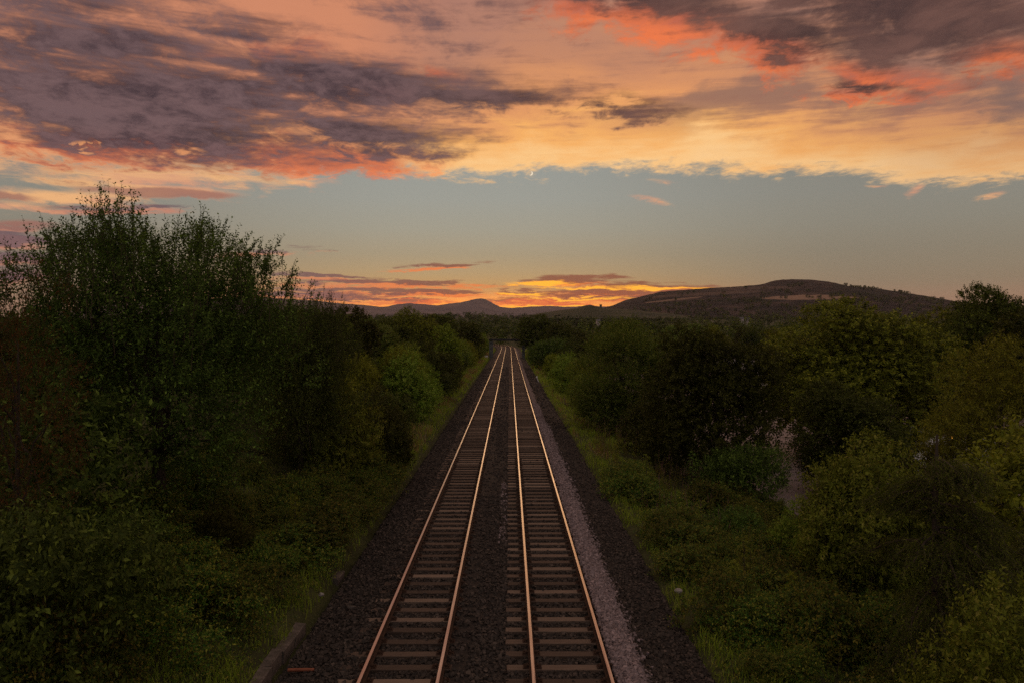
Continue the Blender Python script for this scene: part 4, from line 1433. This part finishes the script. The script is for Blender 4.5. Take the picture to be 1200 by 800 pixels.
def hill_wood(name, n, clumps, size, leaf, rng, pick):
    cols, t, V = HILL['hill']
    pos = []
    while len(pos) < n:
        i, j = int(rng.integers(0, len(t) - 1)), int(rng.integers(0, len(cols) - 1))
        if not pick(cols[j], t[i], V[i, j]):
            continue
        a, b = rng.random(2)
        pos.append((V[i, j] * (1 - a) + V[i + 1, j] * a) * (1 - b) + (V[i, j + 1] * (1 - a) + V[i + 1, j + 1] * a) * b)
    pos = np.array(pos)
    sc = rng.uniform(*size, n)
    c, s = np.repeat(pos, clumps, 0), np.repeat(sc, clumps)
    v = unit(rng.normal(size=(n * clumps, 3)) + [0, 0, 0.35])
    cp = c + np.array([0, 0, 1.0]) * (s * 0.5)[:, None] + v * (0.5 * s)[:, None]
    nv = unit(v + rng.normal(0, 0.25, v.shape))
    a = unit(np.cross(nv, rng.normal(size=v.shape)))
    b = np.cross(nv, a)
    q = (leaf * s * rng.uniform(0.6, 1.3, len(s)))[:, None]
    W = np.stack([cp - a * q, cp + b * q * 0.7, cp + a * q, cp - b * q * 0.7], 1).reshape(-1, 3)
    i = np.arange(len(cp))[:, None] * 4
    me = mk(name, W, [(i + [0, 1, 2, 3], 0)], [M['wood_far']])
    me.attributes.new('tint', 'FLOAT', 'POINT').data.foreach_set('value', np.repeat(rng.random(n) * 0.6, clumps * 4).astype(np.float32))
    return struct(name, me, 'stuff')


def on_hill(px, t, v):
    if t > 0.05:
        return False
    if px > 975 and t > -0.22:
        return True                                   # the belt along the right shoulder
    if t < -0.66 and 680 < px < 1110:
        return vnoise(px / 14, t * 14, 91) > -0.35
    return 720 < px < 1080 and -0.75 < t < -0.35 and vnoise(px / 11, t * 20, 92) > 0.55


hill_wood('hill_wood', 1300, 26, (5, 10), 0.24, np.random.default_rng(160), on_hill)


# ---------------------------------------------------------------- lineside things
M['concrete'] = grainy('old_concrete', [(0.045, 0.042, 0.030), (0.10, 0.083, 0.068), (0.17, 0.140, 0.120)], 4, 0.9, 0.2, 0.012)
M['white_paint'] = grainy('white_paint', [(0.55, 0.53, 0.50), (0.75, 0.73, 0.70)], 5, 0.6, 0.4, 0.002)
M['steel_green'] = grainy('bridge_paint', [(0.045, 0.055, 0.050), (0.085, 0.098, 0.090)], 3, 0.6, 0.4, 0.004)
M['dark_steel'] = grainy('dark_steel', [(0.015, 0.014, 0.013), (0.035, 0.030, 0.027)], 3, 0.7, 0.3, 0.004)
M['brickwork'] = grainy('abutment_stone', [(0.07, 0.075, 0.070), (0.13, 0.135, 0.125)], 2.5, 0.9, 0.2, 0.02)
M['pipe_red'] = grainy('rusty_orange', [(0.17, 0.050, 0.024), (0.27, 0.085, 0.040)], 14, 0.7, 0.3, 0.003)
M['boulder'] = grainy('pale_boulder', [(0.20, 0.175, 0.155), (0.36, 0.32, 0.29)], 9, 0.85, 0.3, 0.01)
M['blue_plastic'] = grainy('blue_plastic', [(0.04, 0.13, 0.24), (0.07, 0.19, 0.33)], 6, 0.5, 0.4, 0.002)
M['tarmac'] = grainy('yard_surface', [(0.12, 0.098, 0.10), (0.19, 0.155, 0.158)], 0.6, 0.6, 0.4, 0.004)
M['render'] = grainy('pale_render', [(0.40, 0.34, 0.32), (0.52, 0.45, 0.42)], 3, 0.85, 0.2, 0.004)
M['roofing'] = grainy('roof_sheet', [(0.30, 0.22, 0.21), (0.42, 0.31, 0.29)], 1.5, 0.6, 0.4, 0.006)
M['slate'] = grainy('slate', [(0.05, 0.05, 0.055), (0.10, 0.095, 0.10)], 2, 0.7, 0.4, 0.01)
M['paint_van'] = grainy('van_paint', [(0.70, 0.70, 0.70), (0.80, 0.80, 0.80)], 1, 0.3, 0.5, 0.0005)
M['paint_blue'] = grainy('car_paint', [(0.06, 0.13, 0.24), (0.08, 0.17, 0.30)], 1, 0.3, 0.5, 0.0005)
M['rubber'] = grainy('tyre_rubber', [(0.015, 0.015, 0.015), (0.03, 0.03, 0.03)], 10, 0.85, 0.2, 0.002)
M['rim'] = grainy('wheel_rim', [(0.35, 0.35, 0.36), (0.5, 0.5, 0.5)], 6, 0.4, 0.5, 0.001, metal=0.7)
m, nt, out = material('window_glass')
n = noise(nt, objc(nt), 1.5, 3)
principled(nt, out, n.ramp([(0.3, (0.010, 0.012, 0.014)), (0.7, (0.025, 0.026, 0.028))]), 0.06, 0.6)
M['glass'] = m
m, nt, out = material('amber_lamp')
e = nt.nodes.new('ShaderNodeEmission')
e.inputs['Color'].default_value = (1.0, 0.42, 0.06, 1)
e.inputs['Strength'].default_value = 1.2
nt.links.new(e.outputs[0], out.inputs[0])
M['amber'] = m

# concrete edging along the left cess
rng = np.random.default_rng(160)
ke = thing('concrete_edging', 'mossy old concrete edging holding the left bank above the ballast', 'edging', (-5.13, 14.0, -0.75))
blk = []
for q in range(3):
    b = MB()
    b.box(-0.13, 0.13, -0.445, 0.445, 0, 0.62, 0, 0.03)
    V = np.concatenate(b.V) + rng.uniform(-0.025, 0.025, (12, 3))
    blk.append(mk('edging_block', V, b.G, [M['concrete']]))
for k in range(30):
    if k > 5 and k not in (10,):
        continue
    link('edging_block', blk[k % 3], ke, (rng.uniform(-0.03, 0.03), 0.3 + k * 0.905, rng.uniform(-0.05, 0.02) - 0.16 - 0.02 * k), rng.uniform(-0.02, 0.02))

b = MB()
b.tube([(-0.27, 0, 0), (0, 0.0, 0.004), (0.27, 0.0, 0)], 0.035, 10)
pr = tag(link('iron_pipe', b.build('iron_pipe', M['pipe_red'], True), None, (-4.30, 16.3, -0.30), 0.02), 'short rusty orange pipe lying on the ballast by the concrete edging', 'pipe')


def rock(name, size, mat, loc, label, seed, cat='stone'):
    rng = np.random.default_rng(seed)
    import bmesh
    bm = bmesh.new()
    bmesh.ops.create_icosphere(bm, subdivisions=3, radius=1.0)
    ks = unit(rng.normal(size=(9, 3)))
    for v in bm.verts:
        c = np.array(v.co)
        r = min(1.0, min(0.72 / max(1e-3, float(c @ k)) if float(c @ k) > 0.72 else 1.0 for k in ks)) + 0.03 * float(np.sin(7 * c[0]) * np.sin(6 * c[1] + 2 * c[2]))
        v.co = [c[i] * r * size[i] for i in range(3)]
    me = bpy.data.meshes.new(name)
    bm.to_mesh(me)
    bm.free()
    me.materials.append(mat)
    return tag(link(name, me, None, loc), label, cat)


rock('white_stone', (0.12, 0.09, 0.08), M['boulder'], (4.62, 21.6, -0.42), 'single whitish stone at the edge of the right verge', 5)
rock('grey_stone', (0.08, 0.06, 0.06), M['boulder'], (-5.0, 21.0, -0.30), 'small whitish stone at the edge of the left bank', 6)
rock('flat_stone', (0.13, 0.05, 0.05), M['concrete'], (-4.0, 20.0, -0.30), 'brown flat stone on the dark left ballast', 7)
b = MB()
b.box(-0.10, 0.10, -0.07, 0.07, 0, 0.05, 0, 0.015)
b.tube([(0.06, 0, 0.05), (0.09, 0.02, 0.09)], 0.02, 6)
tag(link('plastic_scrap', b.build('plastic_scrap', M['blue_plastic']), None, (-6.05, 28.4, float(ground_z(-6.05, 28.4)) + 0.12), 0.5), 'scrap of light blue plastic caught in the left verge', 'litter')

# white post leaning on the right verge
t = thing('marker_post', 'white post leaning over on the right verge beside the dark cess', 'post', (4.15, 112, -0.7), 0.2)
b = MB()
b.tube([(0, 0, 0), (-0.35, 0.0, 0.95)], [0.06, 0.06], 8)
link('post', b.build('post', M['white_paint'], True), t)
b = MB()
b.box(-0.10, 0.10, -0.12, -0.06, -0.1, 0.12, 0, 0.01)
link('plate', b.build('plate', M['white_paint']), t, (-0.33, 0, 0.85))
# relay cabinet by the bridge
t = thing('relay_cabinet', 'small pale lineside cabinet in front of the left pier of the low bridge', 'cabinet', (-5.75, 196, -0.7))
b = MB()
b.box(-0.45, 0.45, -0.3, 0.3, 0.15, 1.25, 0, 0.02)
link('body', b.build('body', M['white_paint']), t)
b = MB()
b.box(-0.52, 0.52, -0.38, 0.38, 1.25, 1.32, 0, 0.02)
link('lid', b.build('lid', M['concrete']), t)
b = MB()
b.box(-0.40, 0.40, -0.35, -0.302, 0.25, 1.15, 0, 0.01)
d_ = link('door', b.build('door', M['white_paint']), t)
b = MB()
b.box(0.26, 0.30, -0.38, -0.352, 0.62, 0.78)
link('handle', b.build('handle', M['dark_steel']), d_)
for sx in (-0.36, 0.36):
    b = MB()
    b.box(sx - 0.05, sx + 0.05, -0.2, 0.2, -0.2, 0.15)
    link('leg', b.build('leg', M['dark_steel']), t)

# low bridge over the line
t = thing('low_bridge', 'low dark bridge crossing both tracks just before the line bends left', 'bridge', (0, 206, 0))
b = MB()
b.box(-5.3, 4.1, -1.1, 1.1, 3.98, 4.15)
link('deck', b.build('deck', M['dark_steel']), t)
for y0, y1 in ((-1.22, -1.102), (1.102, 1.22)):
    b = MB()
    b.box(-5.3, 4.1, y0, y1, 3.95, 4.45, 0, 0.03)
    for x in np.arange(-5.0, 4.1, 0.9):
        s = -1 if y0 < 0 else 1
        b.box(x - 0.04, x + 0.04, min(s * 1.222, s * 1.29), max(s * 1.222, s * 1.29), 3.96, 4.44)
    link('girder', b.build('girder', M['dark_steel']), t)
for x0, x1, mt in ((-5.25, -4.25, M['brickwork']), (3.25, 4.05, M['brickwork'])):
    b = MB()
    b.box(x0, x1, -1.0, 1.0, -1.0, 3.83, 0, 0.05)
    b.box(x0 - 0.1, x1 + 0.1, -1.15, 1.15, 3.45, 3.62, 0, 0.03)
    link('pier', b.build('pier', mt), t)

# ---------------------------------------------------------------- the yard on the right
ys = np.linspace(38, 185, 60)
rows = []
for y in ys:
    xs = np.linspace(15.5 + 0.05 * y * 0 + 1.2 * vnoise(y * 0.1, 0.3, 70), 68, 12)
    rows.append(np.stack([xs, np.full(12, y), np.full(12, 0.03) + ground_z(xs, np.full(12, y))], -1))
V = np.array(rows)
k = np.arange(V.shape[0] * 12).reshape(-1, 12)
struct('yard', mk('yard', V.reshape(-1, 3), [(np.stack([k[:-1, :-1], k[:-1, 1:], k[1:, 1:], k[1:, :-1]], -1).reshape(-1, 4), 0)], [M['tarmac']]))


def wheel(parent, x, y, r, w):
    b = MB()
    b.tube([(x - w / 2, y, r), (x - w / 2 + 0.03, y, r), (x + w / 2 - 0.03, y, r), (x + w / 2, y, r)], [r * 0.9, r, r, r * 0.9], 20)
    wh = link('wheel', b.build('wheel', M['rubber'], False), parent)
    b = MB()
    s = 1 if x > 0 else -1
    b.tube([(x + s * (w / 2 - 0.01), y, r), (x + s * (w / 2 + 0.012), y, r)], [r * 0.62, r * 0.5], 16)
    link('rim', b.build('rim', M['rim']), wh)


def hull(sections, mats=0):
    """loft through y-sections of (y, [(x,z)...])"""
    V, Fs = [], []
    k = len(sections[0][1])
    for y, ring in sections:
        V += [(x, y, z) for x, z in ring]
    for i in range(len(sections) - 1):
        for j in range(k):
            Fs.append((i * k + j, i * k + (j + 1) % k, (i + 1) * k + (j + 1) % k, (i + 1) * k + j))
    b = MB()
    b.add(V, Fs)
    b.add(V[:k], [tuple(range(k))[::-1]])
    b.add(V[-k:], [tuple(range(k))])
    return b


def ring(w, z0, z1, wt=None, ch=0.12):
    wt = w if wt is None else wt
    return [(-w + 0.05, z0), (w - 0.05, z0), (w, z0 + 0.15), (w, z0 + (z1 - z0) * 0.5), (wt, z1 - ch), (wt - ch, z1), (-wt + ch, z1), (-wt, z1 - ch), (-w, z0 + (z1 - z0) * 0.5), (-w, z0 + 0.15)]


def van(loc, rz, label, group=None):
    t = thing('parked_van', label, 'van', loc, rz, group)
    W = 0.97
    b = hull([(-2.5, ring(W - 0.05, 0.45, 2.25, 0.86)), (-2.42, ring(W, 0.38, 2.32, 0.88)), (0.9, ring(W, 0.35, 2.32, 0.88)), (1.35, ring(W, 0.35, 2.22, 0.85)), (1.95, ring(W, 0.35, 1.35, 0.9)), (2.45, ring(W - 0.04, 0.38, 1.15, 0.86)), (2.58, ring(W - 0.12, 0.42, 1.0, 0.75))])
    link('body', b.build('body', M['paint_van']), t)
    b = MB()
    b.add([(-0.8, 1.36, 2.16), (0.8, 1.36, 2.16), (0.86, 1.97, 1.38), (-0.86, 1.97, 1.38)], [(0, 1, 2, 3)])
    link('windscreen', b.build('windscreen', M['glass']), t)
    for s in (-1, 1):
        b = MB()
        b.box(min(s * 0.90, s * 0.972), max(s * 0.90, s * 0.972), 0.65, 1.35, 1.40, 1.95, 0, 0.01)
        link('side_window', b.build('side_window', M['glass']), t)
        b = MB()
        b.box(min(s * 0.965, s * 0.98), max(s * 0.965, s * 0.98), -1.1, 0.35, 0.55, 2.0)
        dr = link('sliding_door', b.build('sliding_door', M['paint_van']), t)
        b = MB()
        b.box(min(s * 0.98, s * 1.0), max(s * 0.98, s * 1.0), 0.1, 0.28, 1.2, 1.26)
        link('handle', b.build('handle', M['rubber']), dr)
        b = MB()
        b.box(s * 0.72 - 0.12, s * 0.72 + 0.12, -2.53, -2.47, 0.95, 1.35, 0, 0.01)
        link('tail_lamp', b.build('tail_lamp', M['pipe_red']), t)
        b = MB()
        b.box(s * 0.70 - 0.14, s * 0.70 + 0.14, 2.5, 2.57, 0.72, 0.92, 0, 0.01)
        link('headlight', b.build('headlight', M['glass']), t)
        for y in (-1.55, 1.6):
            wheel(t, s * 0.86, y, 0.34, 0.22)
    b = MB()
    b.box(-0.2, 0.2, -0.1, 0.1, 2.325, 2.43, 0, 0.02)
    link('roof_lamp', b.build('roof_lamp', M['amber']), t)
    return t


def car(loc, rz, label):
    t = thing('parked_car', label, 'car', loc, rz)
    W = 0.86
    b = hull([(-2.05, ring(W - 0.1, 0.35, 0.85, 0.7)), (-1.9, ring(W, 0.28, 0.95, 0.78)), (1.0, ring(W, 0.25, 0.95, 0.8)), (1.9, ring(W - 0.04, 0.28, 0.78, 0.72)), (2.08, ring(W - 0.16, 0.32, 0.66, 0.6))])
    link('body', b.build('body', M['paint_blue']), t)
    rr = lambda w, z: [(-w, 0.9), (w, 0.9), (w - 0.02, 0.95), (w - 0.05, 1.0), (w - 0.14, z - 0.06), (w - 0.24, z), (-w + 0.24, z), (-w + 0.14, z - 0.06), (-w + 0.05, 1.0), (-w + 0.02, 0.95)]
    b = hull([(-1.75, rr(0.76, 1.0)), (-1.2, rr(0.78, 1.42)), (0.1, rr(0.78, 1.45)), (0.95, rr(0.76, 1.0))])
    link('cabin_windows', b.build('cabin_windows', M['glass']), t)
    b = MB()
    b.box(-0.56, 0.56, -1.2, 0.1, 1.435, 1.47, 0, 0.012)
    link('roof', b.build('roof', M['paint_blue']), t)
    for s in (-1, 1):
        for y in (-1.25, 1.3):
            wheel(t, s * 0.77, y, 0.31, 0.2)
        b = MB()
        b.box(s * 0.58 - 0.1, s * 0.58 + 0.1, -2.06, -2.0, 0.66, 0.82, 0, 0.01)
        link('tail_lamp', b.build('tail_lamp', M['pipe_red']), t)
    return t


van((30.2, 54, -2.97), 1.2, 'white van with an amber roof lamp parked in the yard, glimpsed behind the ash')
van((31.5, 61, -2.97), 2.6, 'white van parked behind another van in the yard, glimpsed above it')
car((26.3, 48.5, -2.97), 0.7, 'blue car in the yard, glimpsed low beside the bright green bush')


def pane_wall(t, xs, y, z0, z1, mat_fr=None):
    for x0, x1 in xs:
        b = MB()
        b.box(x0, x1, y - 0.07, y - 0.003, z0, z1)
        b_in = MB()
        f = link('window', b.build('window', M['white_paint']), t)
        b_in.box(x0 + 0.08, x1 - 0.08, y - 0.09, y - 0.072, z0 + 0.08, z1 - 0.08)
        link('pane', b_in.build('pane', M['glass']), f)


t = thing('yard_building', 'pale low building with a pinkish roof edge beyond the yard', 'building', (43.0, 134, -3.2))
b = MB()
b.box(-8, 8, 0, 7, 0, 5.3)
link('wall', b.build('wall', M['render']), t)
b = MB()
b.box(-8.3, 8.3, -0.35, 7.3, 5.3, 5.75, 0, 0.03)
link('roof', b.build('roof', M['roofing']), t)
pane_wall(t, [(x, x + 1.3) for x in (-7.2, -5.2, -3.2, -1.2, 0.8, 2.8, 4.8)], 0, 3.4, 4.7)
pane_wall(t, [(x, x + 1.3) for x in (-7.2, -3.2, -1.2, 2.8, 4.8)], 0, 1.0, 2.3)
b = MB()
b.box(-5.0, -4.0, -0.06, -0.003, 0, 2.2)
d_ = link('door', b.build('door', M['steel_green']), t)
b = MB()
b.box(-4.2, -4.1, -0.1, -0.062, 1.0, 1.12)
link('handle', b.build('handle', M['rim']), d_)


def house(px, py, d, label, rz=0.0, w=9, sc=1.0):
    x = (px - CX) / F_PX * d
    z = CAM_H + (CY - py) / F_PX * d
    t = thing('distant_house', label, 'house', (x, d, z), rz, None, sc)
    b = MB()
    b.box(-w / 2, w / 2, -3, 3, -8, 4.6)
    b.add([(-w / 2, -3, 4.6), (-w / 2, 3, 4.6), (-w / 2, 0, 7.2), (w / 2, -3, 4.6), (w / 2, 3, 4.6), (w / 2, 0, 7.2)], [(0, 2, 1), (3, 4, 5)])
    link('wall', b.build('wall', M['render']), t)
    b = MB()
    for s in (-1, 1):
        b.add([(-w / 2 - 0.3, s * 3.4, 4.35), (w / 2 + 0.3, s * 3.4, 4.35), (w / 2 + 0.3, 0, 7.35), (-w / 2 - 0.3, 0, 7.35), (-w / 2 - 0.3, s * 3.4, 4.6), (w / 2 + 0.3, s * 3.4, 4.6), (w / 2 + 0.3, 0, 7.6), (-w / 2 - 0.3, 0, 7.6)],
              [(0, 1, 2, 3), (4, 5, 6, 7), (0, 1, 5, 4), (2, 3, 7, 6), (1, 2, 6, 5), (0, 3, 7, 4)])
    rf = link('roof', b.build('roof', M['slate']), t)
    b = MB()
    b.box(w / 2 - 1.3, w / 2 - 0.5, -0.4, 0.4, 6.9, 8.6)
    link('chimney', b.build('chimney', M['concrete']), rf)
    pane_wall(t, [(-3.4, -2.3), (-0.5, 0.6), (2.3, 3.4)], -3, 2.7, 3.9)
    pane_wall(t, [(-3.4, -2.3), (2.3, 3.4)], -3, 0.5, 1.8)
    b = MB()
    b.box(-0.5, 0.5, -3.07, -3.003, -0.2, 2.0)
    link('door', b.build('door', M['slate']), t)


house(869, 376.5, 1150, 'tiny white house among the trees at the foot of the moorland hill', 0.1, 8, 0.75)
house(876, 377.0, 1180, 'tiny white house just right of another at the foot of the moorland hill', -0.2, 7, 0.75)
house(701, 378.5, 900, 'tiny pale house among the trees just left above the feathery willow', 0.3, 7, 0.6)
# square tower on the low wooded hill
x = (704 - CX) / F_PX * 1650
t = thing('stone_tower', 'small square tower on the saddle between the low wooded hill and the moor', 'tower', (x, 1650, CAM_H + (CY - 362) / F_PX * 1650))
b = MB()
b.box(-2.2, 2.2, -2.2, 2.2, -10, 7.5)
link('wall', b.build('wall', M['brickwork']), t)
b = MB()
b.box(-2.5, 2.5, -2.5, 2.5, 7.5, 8.2)
for x0 in (-2.5, -1.2, 0.1, 1.4):
    b.box(x0, x0 + 0.8, -2.5, -2.1, 8.2, 9.0)
    b.box(x0, x0 + 0.8, 2.1, 2.5, 8.2, 9.0)
link('parapet', b.build('parapet', M['brickwork']), t)
b = MB()
b.box(-0.4, 0.4, -2.26, -2.203, 4.0, 6.0)
link('window', b.build('window', M['glass']), t)

# ---------------------------------------------------------------- evening air
m, nt, out = material('evening_air')
pv = nt.nodes.new('ShaderNodeVolumePrincipled')
pv.inputs['Color'].default_value = (0.92, 0.90, 0.92, 1)
pv.inputs['Density'].default_value = 0.000035
pv.inputs['Anisotropy'].default_value = 0.2
nt.links.new(pv.outputs[0], out.inputs['Volume'])
b = MB()
b.box(-7500, 7500, -450, 9600, -12, 330)
hz_ = link('haze', b.build('haze', m))
hz_['kind'] = 'stuff'
